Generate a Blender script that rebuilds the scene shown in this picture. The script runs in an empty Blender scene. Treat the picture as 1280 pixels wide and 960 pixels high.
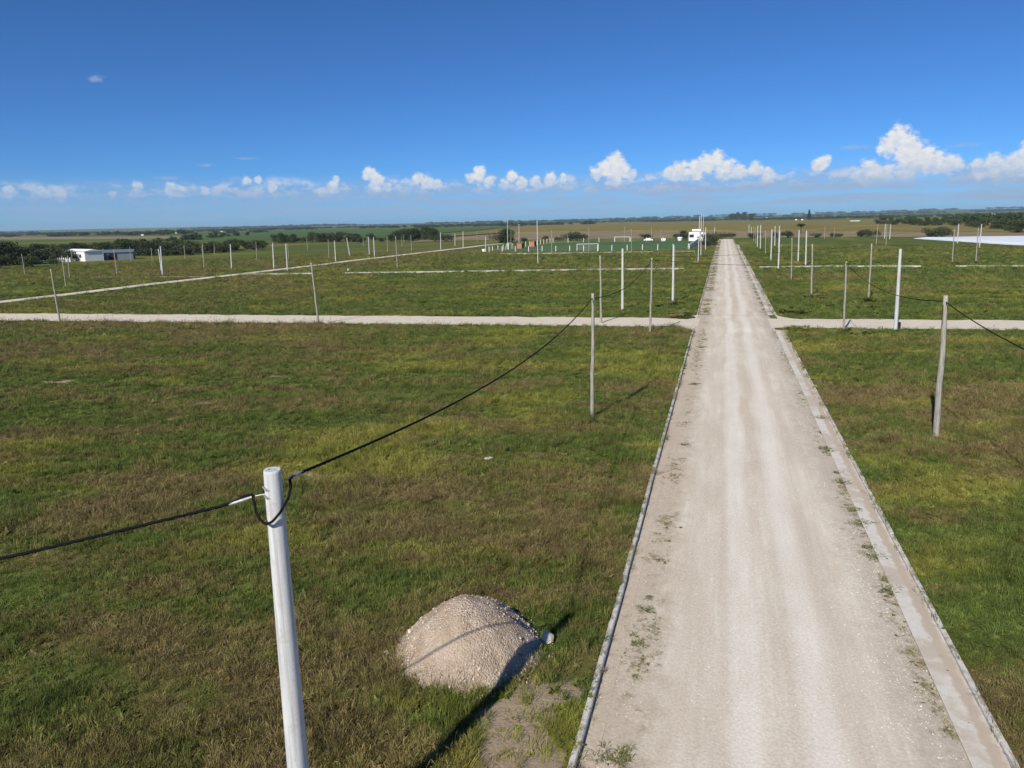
import bpy, bmesh, math, random
import numpy as np
from mathutils import Vector, Matrix, Euler

S = bpy.context.scene
COL = S.collection
R = math.radians
random.seed(7)
RNG = np.random.default_rng(11)

# ------------------------------------------------------------------ camera, sky, sun, exposure
CAM_H = 10.3
cd = bpy.data.cameras.new('camera'); cam = bpy.data.objects.new('camera', cd); COL.objects.link(cam)
cd.sensor_width = 36.0; cd.lens = 890 / 1280 * 36.0; cd.clip_start = 0.1; cd.clip_end = 60000
_f = Vector((-0.27614, 0.93523, -0.22155)); _r = Vector((0.96017, 0.27867, -0.02042)); _u = Vector((-0.04264, 0.21836, 0.97494))
cam.matrix_world = Matrix(((_r.x, _u.x, -_f.x, 0), (_r.y, _u.y, -_f.y, 0), (_r.z, _u.z, -_f.z, CAM_H), (0, 0, 0, 1)))
S.camera = cam

SUN_EL, SUN_AZ = 37.3, 194.3        # compass-like: from +Y towards +X
sd = bpy.data.lights.new('sun', 'SUN'); sun = bpy.data.objects.new('sun', sd); COL.objects.link(sun)
sd.energy = 5.0; sd.angle = R(0.53); sd.color = (1.0, 0.94, 0.83)
_s = Vector((math.sin(R(SUN_AZ)) * math.cos(R(SUN_EL)), math.cos(R(SUN_AZ)) * math.cos(R(SUN_EL)), math.sin(R(SUN_EL))))
sun.rotation_euler = _s.to_track_quat('Z', 'Y').to_euler(); sun.location = (0, 0, 50)

S.view_settings.view_transform = 'Standard'; S.view_settings.look = 'None'
S.view_settings.gamma = 1.0; S.view_settings.use_curve_mapping = False
S.view_settings.exposure = 0.22
S.render.engine = 'CYCLES'
S.cycles.max_bounces = 4; S.cycles.diffuse_bounces = 2; S.cycles.transparent_max_bounces = 12; S.cycles.volume_bounces = 1


class NT:
    """small helper around a node tree"""
    def __init__(s, tree): s.t = tree; s.n = tree.nodes; s.l = tree.links
    def new(s, typ, **kw):
        n = s.n.new(typ)
        for k, v in kw.items(): setattr(n, k, v)
        return n
    def put(s, sock, v):
        if v is None: return
        if isinstance(v, bpy.types.NodeSocket): s.l.new(v, sock)
        else: sock.default_value = v
    def math(s, op, a, b=None, c=None, clamp=False):
        n = s.new('ShaderNodeMath', operation=op, use_clamp=clamp)
        for i, v in enumerate((a, b, c)): s.put(n.inputs[i], v)
        return n.outputs[0]
    def sstep(s, v, a, b, lo=0.0, hi=1.0):
        n = s.new('ShaderNodeMapRange', interpolation_type='SMOOTHSTEP')
        for i, q in enumerate((v, a, b, lo, hi)): s.put(n.inputs[i], q)
        return n.outputs[0]
    def lstep(s, v, a, b, lo=0.0, hi=1.0):
        n = s.new('ShaderNodeMapRange')
        for i, q in enumerate((v, a, b, lo, hi)): s.put(n.inputs[i], q)
        return n.outputs[0]
    def mix(s, f, a, b, blend='MIX'):
        n = s.new('ShaderNodeMix', data_type='RGBA', blend_type=blend)
        s.put(n.inputs[0], f); s.put(n.inputs[6], a if isinstance(a, bpy.types.NodeSocket) else (*a, 1)); s.put(n.inputs[7], b if isinstance(b, bpy.types.NodeSocket) else (*b, 1))
        return n.outputs[2]
    def noise(s, vec, scale, detail=4, rough=.55, dist=0.0):
        n = s.new('ShaderNodeTexNoise')
        s.put(n.inputs['Vector'], vec); n.inputs['Scale'].default_value = scale; n.inputs['Detail'].default_value = detail
        n.inputs['Roughness'].default_value = rough; n.inputs['Distortion'].default_value = dist
        return n.outputs['Fac']
    def vor(s, vec, scale, detail=0, feature='F1', out='Distance', smooth=1.0):
        n = s.new('ShaderNodeTexVoronoi', feature=feature)
        s.put(n.inputs['Vector'], vec); n.inputs['Scale'].default_value = scale; n.inputs['Detail'].default_value = detail
        return n.outputs[out]
    def comb(s, x, y, z):
        n = s.new('ShaderNodeCombineXYZ')
        for i, v in enumerate((x, y, z)): s.put(n.inputs[i], v)
        return n.outputs[0]
    def sep(s, v):
        n = s.new('ShaderNodeSeparateXYZ'); s.put(n.inputs[0], v); return n.outputs
    def bump(s, h, strength, dist):
        n = s.new('ShaderNodeBump'); s.put(n.inputs['Height'], h); n.inputs['Strength'].default_value = strength; n.inputs['Distance'].default_value = dist
        return n.outputs[0]


# world: physical sky and fair-weather cumulus far off, placed by compass bearing and elevation
W = bpy.data.worlds.new('World'); S.world = W; W.use_nodes = True
k = NT(W.node_tree); k.n.clear()
sky = k.new('ShaderNodeTexSky', sky_type='NISHITA', sun_disc=False)
sky.sun_elevation = R(SUN_EL); sky.sun_rotation = R(SUN_AZ); sky.altitude = 100; sky.air_density = 0.6; sky.dust_density = 0.3; sky.ozone_density = 8.0
tc = k.new('ShaderNodeTexCoord'); dirv = tc.outputs['Generated']
dx, dy, dz = k.sep(dirv)
az = k.math('MULTIPLY', k.math('ARCTAN2', dx, dy), 180 / math.pi)
el = k.math('MULTIPLY', k.math('ARCSINE', dz), 180 / math.pi)
nv = k.comb(az, k.math('MULTIPLY', el, 1.25), 0.0)
n_big = k.noise(nv, 0.55, 4, .6)
n_fine = k.noise(nv, 2.2, 4, .62)
bil = k.vor(nv, 1.5, 1.0)
edge = k.math('ADD', k.math('MULTIPLY', k.math('SUBTRACT', n_big, .5), 1.5), k.math('MULTIPLY', k.math('SUBTRACT', n_fine, .5), 1.3))
n_tiny = k.noise(nv, 7.0, 2, .65)
edge = k.math('ADD', edge, k.math('ADD', k.math('MULTIPLY', k.math('SUBTRACT', .45, bil), .8), k.math('MULTIPLY', k.math('SUBTRACT', n_tiny, .5), .45)))
# lobes of the cumulus towers: azimuth, elevation, radius in degrees
LOBES = [(11.25,5.05,1.22), (10.62,4.52,1.08), (11.89,4.29,1.44), (12.63,3.53,1.58), (13.49,3.27,1.22), (14.42,3.17,1.01), (12.21,2.93,1.58), (9.69,2.73,1.44), (8.89,2.71,0.93), (10.55,2.48,1.29), (6.65,3.74,0.72), (6.30,3.48,0.65), (16.12,2.72,0.93), (16.97,2.87,1.22), (17.94,2.96,1.29), (18.82,3.25,1.58), (17.44,2.50,1.29), (20.08,2.83,1.44), (21.23,3.00,1.72), (-1.33,3.92,1.15), (-0.71,4.24,0.93), (-0.16,3.48,1.22), (-2.18,3.50,1.15), (-3.35,3.54,1.01), (-4.05,3.39,0.79), (0.98,3.27,0.93), (2.09,3.39,0.86), (2.94,3.02,0.79), (-8.25,4.28,1.01), (-8.92,3.89,0.93), (-7.64,3.74,0.93), (-9.64,3.56,0.79), (-8.24,3.46,1.15), (-6.91,3.31,0.65), (-13.15,3.12,0.79), (-14.26,2.97,0.65), (-16.11,3.48,0.65), (-15.38,2.87,0.72), (-12.16,3.27,0.50), (-18.58,3.65,0.93), (-19.27,3.42,0.65), (-17.86,3.16,0.79), (-16.75,2.78,0.65), (-23.32,3.48,0.65), (-22.61,3.12,0.79), (-21.94,2.99,0.65), (-26.99,3.76,0.79), (-26.55,3.23,0.93), (-25.73,2.81,0.65), (-29.84,2.79,0.72), (-30.51,2.51,0.57), (-29.50,3.43,0.43), (-34.15,2.82,0.57), (-35.77,3.34,0.50), (-35.10,3.45,0.43), (-40.90,2.68,0.72), (-40.34,2.57,0.57), (-38.76,2.67,0.43), (-42.99,2.89,0.57), (-48.11,2.66,0.65), (-48.45,2.41,0.72), (-47.74,2.41,0.65), (-50.43,2.55,0.57), (-44.66,2.41,0.43), (-52.57,2.63,1.01), (-54.49,2.90,1.15), (27, 3.4, 1.9), (29.5, 2.9, 1.6), (36, 3.1, 1.3), (44, 3.5, 2.0), (-62, 3.0, 1.5), (-70, 3.2, 1.8)]
M = None
pv_ = k.comb(az, el, 0.0)
for a, e, r_ in LOBES:
    dn = k.new('ShaderNodeVectorMath', operation='DISTANCE'); k.put(dn.inputs[0], pv_); dn.inputs[1].default_value = (a, e, 0)
    m = k.math('MULTIPLY_ADD', dn.outputs['Value'], -1 / (r_ * .76), 1.0)
    M = m if M is None else k.math('MAXIMUM', M, m)
den = k.math('ADD', M, k.math('MULTIPLY', edge, .50))
a_cum = k.math('MULTIPLY', k.sstep(den, -.26, .34), k.lstep(az, -45, -20, .70, 1.0))
a_cum = k.math('MULTIPLY', a_cum, k.sstep(k.math('ADD', el, k.math('MULTIPLY', k.math('SUBTRACT', n_big, .5), 2.4)), 1.5, 3.6))
# thin stray patches higher up
P = None
for a, e, w, h in [(-44.7, 9.75, 1.0, .38), (-38.7, 4.4, .9, .22), (-35.7, 4.9, 1.2, .2), (-36.4, 3.5, 1.6, .3), (8.4, 4.6, 2.2, .28), (15.0, 4.3, 1.8, .25), (-41, 3.5, 1.2, .2)]:
    qx = k.math('POWER', k.math('ABSOLUTE', k.math('MULTIPLY', k.math('SUBTRACT', az, a), 1 / w)), 2.0)
    qy = k.math('POWER', k.math('ABSOLUTE', k.math('MULTIPLY', k.math('SUBTRACT', el, e), 1 / h)), 2.0)
    m = k.math('SUBTRACT', 1.0, k.math('SQRT', k.math('ADD', qx, qy)))
    P = m if P is None else k.math('MAXIMUM', P, m)
a_thin = k.math('MULTIPLY', k.sstep(k.math('ADD', P, k.math('MULTIPLY', edge, .6)), .05, .9), .55)
# broken cumulus bank between the towers and flat grey-blue layers low over the horizon
bank = k.math('ADD', k.math('MULTIPLY', k.noise(k.comb(k.math('MULTIPLY', az, .8), k.math('MULTIPLY', el, 1.6), 7.7), 1.0, 5, .6), 1.0), k.math('MULTIPLY', k.math('SUBTRACT', .45, bil), .14))
top_ = k.math('MULTIPLY_ADD', k.noise(k.comb(k.math('MULTIPLY', az, .22), 0.0, 1.3), 1.0, 4, .6), 2.2, 2.3)
a_bank = k.math('MULTIPLY', k.sstep(bank, .36, .60), k.math('MULTIPLY', k.sstep(el, 1.5, 2.5), k.sstep(k.math('SUBTRACT', top_, el), -.1, .5)))
a_bank = k.math('MULTIPLY', a_bank, k.lstep(az, -45, -5, .55, .80))
lay = k.noise(k.comb(k.math('MULTIPLY', az, .20), k.math('MULTIPLY', el, 2.2), 3.1), 1.0, 5, .62)
a_lay = k.math('MULTIPLY', k.sstep(lay, .15, .72), k.math('MULTIPLY', k.sstep(el, .1, 1.0), k.sstep(el, 4.0, 2.2)))
a_lay = k.math('MULTIPLY', a_lay, k.lstep(az, -45, -5, .6, .9))
skyc = k.mix(1.0, sky.outputs[0], (.50, .80, 1.0), 'MULTIPLY')      # camera white balance leans to blue
lit = k.math('ADD', k.sstep(el, 1.8, 4.2, .25, .95), k.math('MULTIPLY', k.math('SUBTRACT', n_fine, .5), 1.3))
lit = k.math('ADD', lit, k.math('MULTIPLY', k.math('SUBTRACT', .40, bil), .35))
c_cum = k.mix(k.math('MULTIPLY', lit, 1.0, clamp=True), (4.3, 5.1, 6.5), (7.5, 7.6, 7.7))
c = k.mix(a_lay, skyc, (3.05, 3.95, 5.5))
c = k.mix(a_bank, c, k.mix(k.sstep(el, 1.8, 3.4), (3.2, 4.1, 5.8), (6.2, 6.6, 7.2)))
c = k.mix(a_thin, c, (3.2, 4.2, 6.0))
c = k.mix(a_cum, c, c_cum)
bg = k.new('ShaderNodeBackground'); k.put(bg.inputs[0], c); bg.inputs[1].default_value = 0.095
W.cycles.sampling_method = 'MANUAL'; W.cycles.sample_map_resolution = 256
out = k.new('ShaderNodeOutputWorld'); k.l.new(bg.outputs[0], out.inputs[0])


# ------------------------------------------------------------------ helpers
def tag(o, label=None, cat=None, group=None, kind=None):
    if label: o['label'] = label
    if cat: o['category'] = cat
    if group: o['group'] = group
    if kind: o['kind'] = kind
    return o

def mesh_obj(name, verts, faces, mat, parent=None, smooth=False, loc=None):
    me = bpy.data.meshes.new(name); me.from_pydata(verts, [], faces); me.update()
    if mat: me.materials.append(mat)
    if smooth: me.polygons.foreach_set('use_smooth', [True] * len(me.polygons))
    o = bpy.data.objects.new(name, me); COL.objects.link(o)
    if parent: o.parent = parent
    if loc: o.location = loc
    return o

def empty(name, loc=(0, 0, 0), rz=0.0):
    o = bpy.data.objects.new(name, None); COL.objects.link(o); o.location = loc; o.rotation_euler = (0, 0, rz); o.empty_display_size = .3
    return o

class MB:
    """collects shapes into one mesh"""
    def __init__(s): s.v = []; s.f = []
    def add(s, v, f):
        b = len(s.v); s.v += [tuple(p) for p in v]; s.f += [tuple(i + b for i in q) for q in f]
    def box(s, c, d, rz=0.0):
        x, y, z = (q / 2 for q in d); cr, sr = math.cos(rz), math.sin(rz)
        v = []
        for sz in (-z, z):
            for sx, sy in ((-x, -y), (x, -y), (x, y), (-x, y)):
                v.append((c[0] + sx * cr - sy * sr, c[1] + sx * sr + sy * cr, c[2] + sz))
        s.add(v, [(0, 3, 2, 1), (4, 5, 6, 7), (0, 1, 5, 4), (1, 2, 6, 5), (2, 3, 7, 6), (3, 0, 4, 7)])
    def tube(s, pts, rad, n=8, cap=True, rot=0.0):
        pts = [Vector(p) for p in pts]; m = len(pts)
        rads = rad if hasattr(rad, '__len__') else [rad] * m
        ref = None; v = []
        for i, p in enumerate(pts):
            t = (pts[min(i + 1, m - 1)] - pts[max(i - 1, 0)]).normalized()
            if ref is None:
                ref = t.cross(Vector((0, 0, 1)));
                if ref.length < .05: ref = Vector((1, 0, 0))
            a = (ref - t * ref.dot(t)).normalized(); ref = a; b = t.cross(a)
            for j in range(n):
                w = 2 * math.pi * j / n + rot
                v.append(p + (a * math.cos(w) + b * math.sin(w)) * rads[i])
        f = [(i * n + j, i * n + (j + 1) % n, (i + 1) * n + (j + 1) % n, (i + 1) * n + j) for i in range(m - 1) for j in range(n)]
        if cap: f += [tuple(range(n - 1, -1, -1)), tuple(range((m - 1) * n, m * n))]
        s.add(v, f)
    def build(s, name, mat, parent=None, smooth=False, loc=None): return mesh_obj(name, s.v, s.f, mat, parent, smooth, loc)

def copy_tree(o, parent=None):
    c = o.copy(); COL.objects.link(c); c.parent = parent
    for ch in o.children: copy_tree(ch, c)
    return c

_perm = np.random.default_rng(3).random(4096)
def vnoise(x, y, seed=0):
    xi = np.floor(x).astype(np.int64); yi = np.floor(y).astype(np.int64); fx = x - xi; fy = y - yi
    fx = fx * fx * (3 - 2 * fx); fy = fy * fy * (3 - 2 * fy)
    def h(a, b): return _perm[((a * 73856093) ^ (b * 19349663) ^ (seed * 83492791)) & 4095]
    return (h(xi, yi) * (1 - fx) + h(xi + 1, yi) * fx) * (1 - fy) + (h(xi, yi + 1) * (1 - fx) + h(xi + 1, yi + 1) * fx) * fy
def fbm(x, y, seed=0, o=4, g=.5):
    x = np.asarray(x, float); y = np.asarray(y, float); a = 1.0; t = 0; s = 0
    for i in range(o):
        s = s + a * vnoise(x * 2 ** i + 17.3 * i, y * 2 ** i - 9.1 * i, seed + i); t += a; a *= g
    return s / t
def sm(x, a, b):
    t = np.clip((np.asarray(x, float) - a) / (b - a), 0, 1); return t * t * (3 - 2 * t)

# ------------------------------------------------------------------ lay of the land
KL, KR = -2.40, 5.84                      # outer kerb lines of the gravel street
def cross_y(x): return 74.2 + 0.075 * np.clip(x, -140, 60) - 0.0003 * np.clip(x + 10, -140, 0) ** 2 * 0
def corridor_depth(y):                    # the street lies a kerb's height below the fields, level at the crossing
    return -0.13 * (1 - sm(y, 68, 71) * (1 - sm(y, 79, 82)))
def undul(x, y):
    off = np.maximum(KL - x, x - KR)
    w = sm(off, .2, 3.0) * sm(np.abs(y - cross_y(x)), 4.0, 8.0)
    return w * (0.24 * (fbm(x / 9, y / 9, 5) - .5) + .12 * (fbm(x / 2.2, y / 2.2, 8) - .5))
def land(x, y):
    x = np.asarray(x, float); y = np.asarray(y, float)
    z = undul(x, y) * sm(np.hypot(x, y), 420, 160)
    inside = (x > KL + .02) & (x < KR - .02) & (y < 378)
    z = np.where(inside, corridor_depth(y) - .03, z)
    far = np.hypot(x, y)
    hills = 62 * sm(far, 4200, 9500) * np.clip(fbm(x / 2600 + 3, y / 2600, 31, 3) * 1.5 - .42, 0, 1)
    return z + hills
def patches(x, y):
    """dry: 0 lush .. 1 brown seed heads; lime: yellow-green patches; bare: thin cover"""
    x = np.asarray(x, float); y = np.asarray(y, float)
    u = x * .96 + y * .28; v = -x * .28 + y * .96
    band = fbm(u / 5.0, v / 1.5, 41, 6, .62); broad = fbm(u / 24, v / 10, 52, 3); spots = fbm(x / 1.3, y / 1.1, 57, 3)
    near = sm(y, 60, 18) * sm(x, -1, -7)
    right = sm(x, 6, 9)
    d = (band - .5) * 2.5 + (broad - .5) * 1.2 + (spots - .5) * .75 + .50 + .10 * near - .27 * (1 - sm(y, 78, 62)) - .12 * right - .05
    d = d + .22 * sm(np.abs(x + 110), 60, 10) * sm(y, 90, 130)
    lime = sm(fbm(u / 8 + 40, v / 3.2, 63, 4) + .10 * sm(np.abs(y - 29 - .1 * x), 6, 0) * sm(x, -5, -14), .57, .72)
    bare = sm(fbm(x / 2.5 + 9, y / 2.5, 71, 4) + .23 * sm(x, -5.5, -3.6) * sm(x, -2, -3.0) * sm(y, 24, 14), .74, .86)
    return np.clip(d, 0, 1), lime, bare

# ------------------------------------------------------------------ materials
def mat(name):
    m = bpy.data.materials.new(name); m.use_nodes = True; t = NT(m.node_tree); b = t.n['Principled BSDF']; return m, t, b

def plain(name, col, rough=.7, spec=.3, metal=0.0, var=.12, scale=6.0, bump=0.0):
    m, t, b = mat(name)
    g = t.new('ShaderNodeNewGeometry').outputs['Position']; n = t.noise(g, scale, 5, .6)
    f = t.lstep(n, .3, .7, 1 - var, 1 + var)
    t.put(b.inputs['Base Color'], t.mix(1.0, col, t.comb(f, f, f), 'MULTIPLY'))
    b.inputs['Roughness'].default_value = rough; b.inputs['Specular IOR Level'].default_value = spec; b.inputs['Metallic'].default_value = metal
    if bump: t.put(b.inputs['Normal'], t.bump(n, .6, bump))
    return m

GREEN, OLIVE, BROWN, LIME, EARTH = (.104, .138, .031), (.160, .152, .046), (.188, .148, .064), (.245, .240, .046), (.34, .265, .19)
def grass_colour(t, dry, lime, extra):
    c = t.mix(t.sstep(dry, .18, .52), GREEN, OLIVE)
    c = t.mix(t.sstep(dry, .50, .86), c, BROWN)
    c = t.mix(t.math('MULTIPLY', lime, .62), c, LIME)
    return t.mix(1.0, c, t.comb(extra, extra, extra), 'MULTIPLY')

def attr(t, name, typ):
    n = t.new('ShaderNodeAttribute', attribute_type=typ, attribute_name=name); return n.outputs['Fac']

M_ground, t, b = mat('field_ground')
g = t.new('ShaderNodeNewGeometry').outputs['Position']; px, py, pz = t.sep(g)
dry = t.math('ADD', attr(t, 'dry', 'GEOMETRY'), t.math('MULTIPLY', t.math('SUBTRACT', t.noise(g, 1.3, 5, .65), .5), .9))
ex = t.math('MULTIPLY', t.lstep(t.noise(g, 7.0, 6, .7), .3, .7, .50, 1.10), t.lstep(t.noise(g, .11, 4, .6), .3, .7, .80, 1.15))
c = grass_colour(t, dry, attr(t, 'lime', 'GEOMETRY'), ex)
bare = t.math('ADD', attr(t, 'bare', 'GEOMETRY'), t.math('MULTIPLY', t.math('SUBTRACT', t.noise(g, 3.5, 5, .65), .5), .8))
c = t.mix(t.sstep(bare, .45, .85), c, EARTH)
t.put(b.inputs['Base Color'], c); b.inputs['Roughness'].default_value = .95; b.inputs['Specular IOR Level'].default_value = .05
t.put(b.inputs['Normal'], t.bump(t.noise(g, 5.0, 8, .75), .9, .10))

M_grass, t, b = mat('grass_blade')
rnd = t.new('ShaderNodeObjectInfo').outputs['Random']
dry = t.math('ADD', attr(t, 'dry', 'INSTANCER'), t.math('MULTIPLY', t.math('SUBTRACT', rnd, .5), .62))
ex = t.math('MULTIPLY', t.lstep(t.math('FRACT', t.math('MULTIPLY', rnd, 17.3)), 0, 1, .85, 1.45), t.lstep(t.noise(t.new('ShaderNodeNewGeometry').outputs['Position'], .75, 4, .65), .28, .72, .62, 1.36))
c = grass_colour(t, dry, attr(t, 'lime', 'INSTANCER'), ex)
t.put(b.inputs['Base Color'], c); b.inputs['Roughness'].default_value = .6; b.inputs['Specular IOR Level'].default_value = .15
tr = t.new('ShaderNodeBsdfTranslucent'); t.put(tr.inputs[0], c)
mx = t.new('ShaderNodeMixShader'); mx.inputs[0].default_value = .22; t.l.new(b.outputs[0], mx.inputs[1]); t.l.new(tr.outputs[0], mx.inputs[2])
t.l.new(mx.outputs[0], t.n['Material Output'].inputs[0])

M_weed, t, b = mat('weed_leaf')
rnd = t.new('ShaderNodeObjectInfo').outputs['Random']
c = t.mix(rnd, (.105, .130, .040), (.185, .170, .075)); t.put(b.inputs['Base Color'], c); b.inputs['Roughness'].default_value = .6; b.inputs['Specular IOR Level'].default_value = .2
M_straw = plain('dry_straw', (.36, .27, .13), .8, .1)

def gravel_mat(name, street):
    m, t, b = mat(name)
    g = t.new('ShaderNodeNewGeometry').outputs['Position']; x, y, z = t.sep(g)
    base = t.mix(t.sstep(t.noise(t.comb(t.math('MULTIPLY', x, .9), t.math('MULTIPLY', y, .16 if street else .9), 0.0), 1.0, 7, .65), .35, .68), (.54, .465, .375), (.65, .595, .505))
    fine = t.noise(g, 14, 6, .75)
    if street:
        st = t.noise(t.comb(t.math('MULTIPLY', x, 2.4), t.math('MULTIPLY', y, .07), 0.0), 1.0, 8, .72)   # streaks left by wheels and grader
        base = t.mix(t.sstep(st, .36, .66), t.mix(.5, base, (.47, .41, .335)), base)
        wob = t.math('MULTIPLY', t.math('SUBTRACT', t.noise(t.comb(0.0, t.math('MULTIPLY', y, .06), 0.0), 1.0, 2), .5), .9)
        xx = t.math('ADD', x, wob)
        tr1 = t.sstep(t.math('ABSOLUTE', t.math('SUBTRACT', xx, .92)), .52, .16)
        tr2 = t.sstep(t.math('ABSOLUTE', t.math('SUBTRACT', xx, 2.45)), .62, .10)
        tr = t.math('MULTIPLY', t.math('MAXIMUM', tr1, tr2), t.lstep(t.noise(t.comb(x, t.math('MULTIPLY', y, .2), 0.0), 1.6, 6, .65), .3, .7, .45, 1.0))
        base = t.mix(t.math('MULTIPLY', tr, .85), base, (.70, .655, .585))
        ln = t.noise(g, 1.7, 6, .7)
        lft = t.sstep(t.math('ADD', x, t.math('MULTIPLY', t.math('SUBTRACT', ln, .5), 2.2)), -.55, -1.5)
        base = t.mix(t.math('MULTIPLY', lft, .75), base, t.mix(t.noise(g, 5, 5, .7), (.34, .275, .205), (.50, .43, .345)))
        rgt = t.sstep(t.math('ADD', x, t.math('MULTIPLY', t.math('SUBTRACT', ln, .5), 2.2)), 3.5, 4.8)
        base = t.mix(t.math('MULTIPLY', rgt, .75), base, t.mix(t.noise(g, 4, 5, .7), (.335, .285, .235), (.50, .45, .385)))
        gr = t.math('MULTIPLY', t.sstep(t.noise(g, 1.1, 7, .75), .52, .68), t.math('MAXIMUM', t.sstep(t.math('ABSOLUTE', t.math('ADD', x, 1.45)), .55, .1), t.sstep(t.math('ABSOLUTE', t.math('SUBTRACT', x, 4.95)), .5, .1)))
        gr = t.math('MULTIPLY', gr, t.lstep(y, 60, 100, .7, 1.25))
        base = t.mix(gr, base, (.135, .125, .060))
    else:
        base = t.mix(t.sstep(t.noise(g, .9, 7, .7), .50, .72, 0, .55), base, (.33, .27, .205))
    f = t.lstep(fine, .25, .75, .74, 1.22)
    base = t.mix(1.0, base, t.comb(f, f, f), 'MULTIPLY')
    peb = t.vor(g, 22, 1.0); base = t.mix(t.sstep(peb, .16, .05, 0, .45), base, (.68, .64, .57))
    t.put(b.inputs['Base Color'], base); b.inputs['Roughness'].default_value = .95; b.inputs['Specular IOR Level'].default_value = .1
    h = t.math('ADD', t.math('MULTIPLY', fine, .5), t.math('MULTIPLY', t.sstep(peb, .3, .0), .6))
    t.put(b.inputs['Normal'], t.bump(h, .75, .03))
    return m
M_road = gravel_mat('limestone_gravel', True)
M_side = gravel_mat('limestone_side_street', False)
M_stone = plain('limestone_stone', (.58, .53, .45), .9, .1, var=.3, scale=9)
M_heap, t, b = mat('heap_gravel')
g = t.new('ShaderNodeNewGeometry').outputs['Position']
base = t.mix(t.sstep(t.noise(g, 2.0, 6, .65), .35, .7), (.37, .285, .21), (.50, .405, .32))
f = t.lstep(t.noise(g, 26, 5, .75), .25, .75, .7, 1.2); base = t.mix(1.0, base, t.comb(f, f, f), 'MULTIPLY')
t.put(b.inputs['Base Color'], base); b.inputs['Roughness'].default_value = .95; b.inputs['Specular IOR Level'].default_value = .08
t.put(b.inputs['Normal'], t.bump(t.math('ADD', t.noise(g, 22, 5, .7), t.math('MULTIPLY', t.vor(g, 18, 1.0), -.8)), 1.0, .045))

M_heapstone = plain('heap_stone', (.51, .43, .35), .9, .1, var=.4, scale=9)

def concrete(name, col, dirt, streak=True):
    m, t, b = mat(name)
    g = t.new('ShaderNodeNewGeometry').outputs['Position']
    n = t.noise(g, 3.2, 7, .7); n2 = t.noise(g, 30, 4, .7)
    c = t.mix(t.sstep(n, .44, .70), col, dirt)
    f = t.lstep(n2, .3, .7, .84, 1.12); c = t.mix(1.0, c, t.comb(f, f, f), 'MULTIPLY')
    t.put(b.inputs['Base Color'], c); b.inputs['Roughness'].default_value = .85; b.inputs['Specular IOR Level'].default_value = .2
    t.put(b.inputs['Normal'], t.bump(n2, .5, .008))
    return m
M_kerb = concrete('kerb_concrete', (.54, .515, .48), (.28, .25, .21))
M_gutter, t, b = mat('gutter_concrete')
g = t.new('ShaderNodeNewGeometry').outputs['Position']; x, y, z = t.sep(g)
n = t.noise(g, 2.4, 7, .7); xs = t.math('ADD', x, t.math('MULTIPLY', t.math('SUBTRACT', n, .5), .55))
sandy = t.sstep(t.math('ABSOLUTE', t.math('SUBTRACT', xs, 5.55)), .20, .08)
blown = t.sstep(t.math('ADD', t.noise(t.comb(0.0, y, 0.0), .22, 4, .6), t.math('MULTIPLY', n, .5)), .70, .84)
c = t.mix(t.math('MAXIMUM', sandy, t.math('MULTIPLY', blown, .8)), t.mix(t.noise(g, 9, 6, .7), (.50, .46, .41), (.64, .61, .565)), t.mix(n, (.37, .305, .24), (.50, .43, .35)))
t.put(b.inputs['Base Color'], c); b.inputs['Roughness'].default_value = .9; b.inputs['Specular IOR Level'].default_value = .12
t.put(b.inputs['Normal'], t.bump(t.noise(g, 24, 5, .7), .5, .012))

M_pole, t, b = mat('pole_concrete')
oc = t.new('ShaderNodeTexCoord').outputs['Object']; x, y, z = t.sep(oc)
st = t.noise(t.comb(t.math('MULTIPLY', x, 9), t.math('MULTIPLY', y, 9), t.math('MULTIPLY', z, .8)), 1.0, 6, .65)
n2 = t.noise(oc, 40, 3, .6)
st2 = t.noise(t.comb(t.math('MULTIPLY', x, 14), t.math('MULTIPLY', y, 14), t.math('MULTIPLY', z, .35)), 1.0, 5, .7)
c = t.mix(t.sstep(st, .35, .7), (.56, .565, .575), (.44, .45, .46)); c = t.mix(t.sstep(n2, .60, .74, 0, .6), c, (.34, .35, .36))
c = t.mix(t.sstep(st2, .48, .64, 0, .6), c, (.30, .285, .26)); c = t.mix(t.sstep(t.noise(oc, 5.5, 6, .7), .53, .66, 0, .5), c, (.37, .36, .335))
t.put(b.inputs['Base Color'], c); b.inputs['Roughness'].default_value = .75; b.inputs['Specular IOR Level'].default_value = .25
t.put(b.inputs['Normal'], t.bump(n2, .4, .006))
M_wood, t, b = mat('pole_wood')
oc = t.new('ShaderNodeTexCoord').outputs['Object']; x, y, z = t.sep(oc)
gr = t.noise(t.comb(t.math('MULTIPLY', x, 24), t.math('MULTIPLY', y, 24), t.math('MULTIPLY', z, 1.1)), 1.0, 6, .7, .6)
c = t.mix(t.sstep(gr, .38, .66), (.36, .345, .31), (.20, .18, .15)); c = t.mix(t.sstep(t.noise(oc, 2.0, 4), .6, .72, 0, .6), c, (.15, .13, .11))
t.put(b.inputs['Base Color'], c); b.inputs['Roughness'].default_value = .9; b.inputs['Specular IOR Level'].default_value = .1
t.put(b.inputs['Normal'], t.bump(gr, .7, .02))
M_black = plain('cable_rubber', (.010, .010, .011), .85, .12)
M_steel = plain('galvanised_steel', (.40, .41, .42), .6, .4, .6, var=.3, scale=40)
M_dark = plain('dark_hole', (.02, .02, .02), .9, .1)
M_white = plain('white_paint', (.78, .78, .77), .7, .25, var=.07)
M_net = plain('white_net_cord', (.7, .7, .7), .8, .2)
M_glass = plain('window_glass', (.03, .035, .04), .12, .5)
M_pink = plain('dugout_red', (.42, .155, .12), .8, .2)
M_greyroof = plain('sheet_roof', (.16, .19, .235), .45, .4, .3, scale=2)
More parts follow.
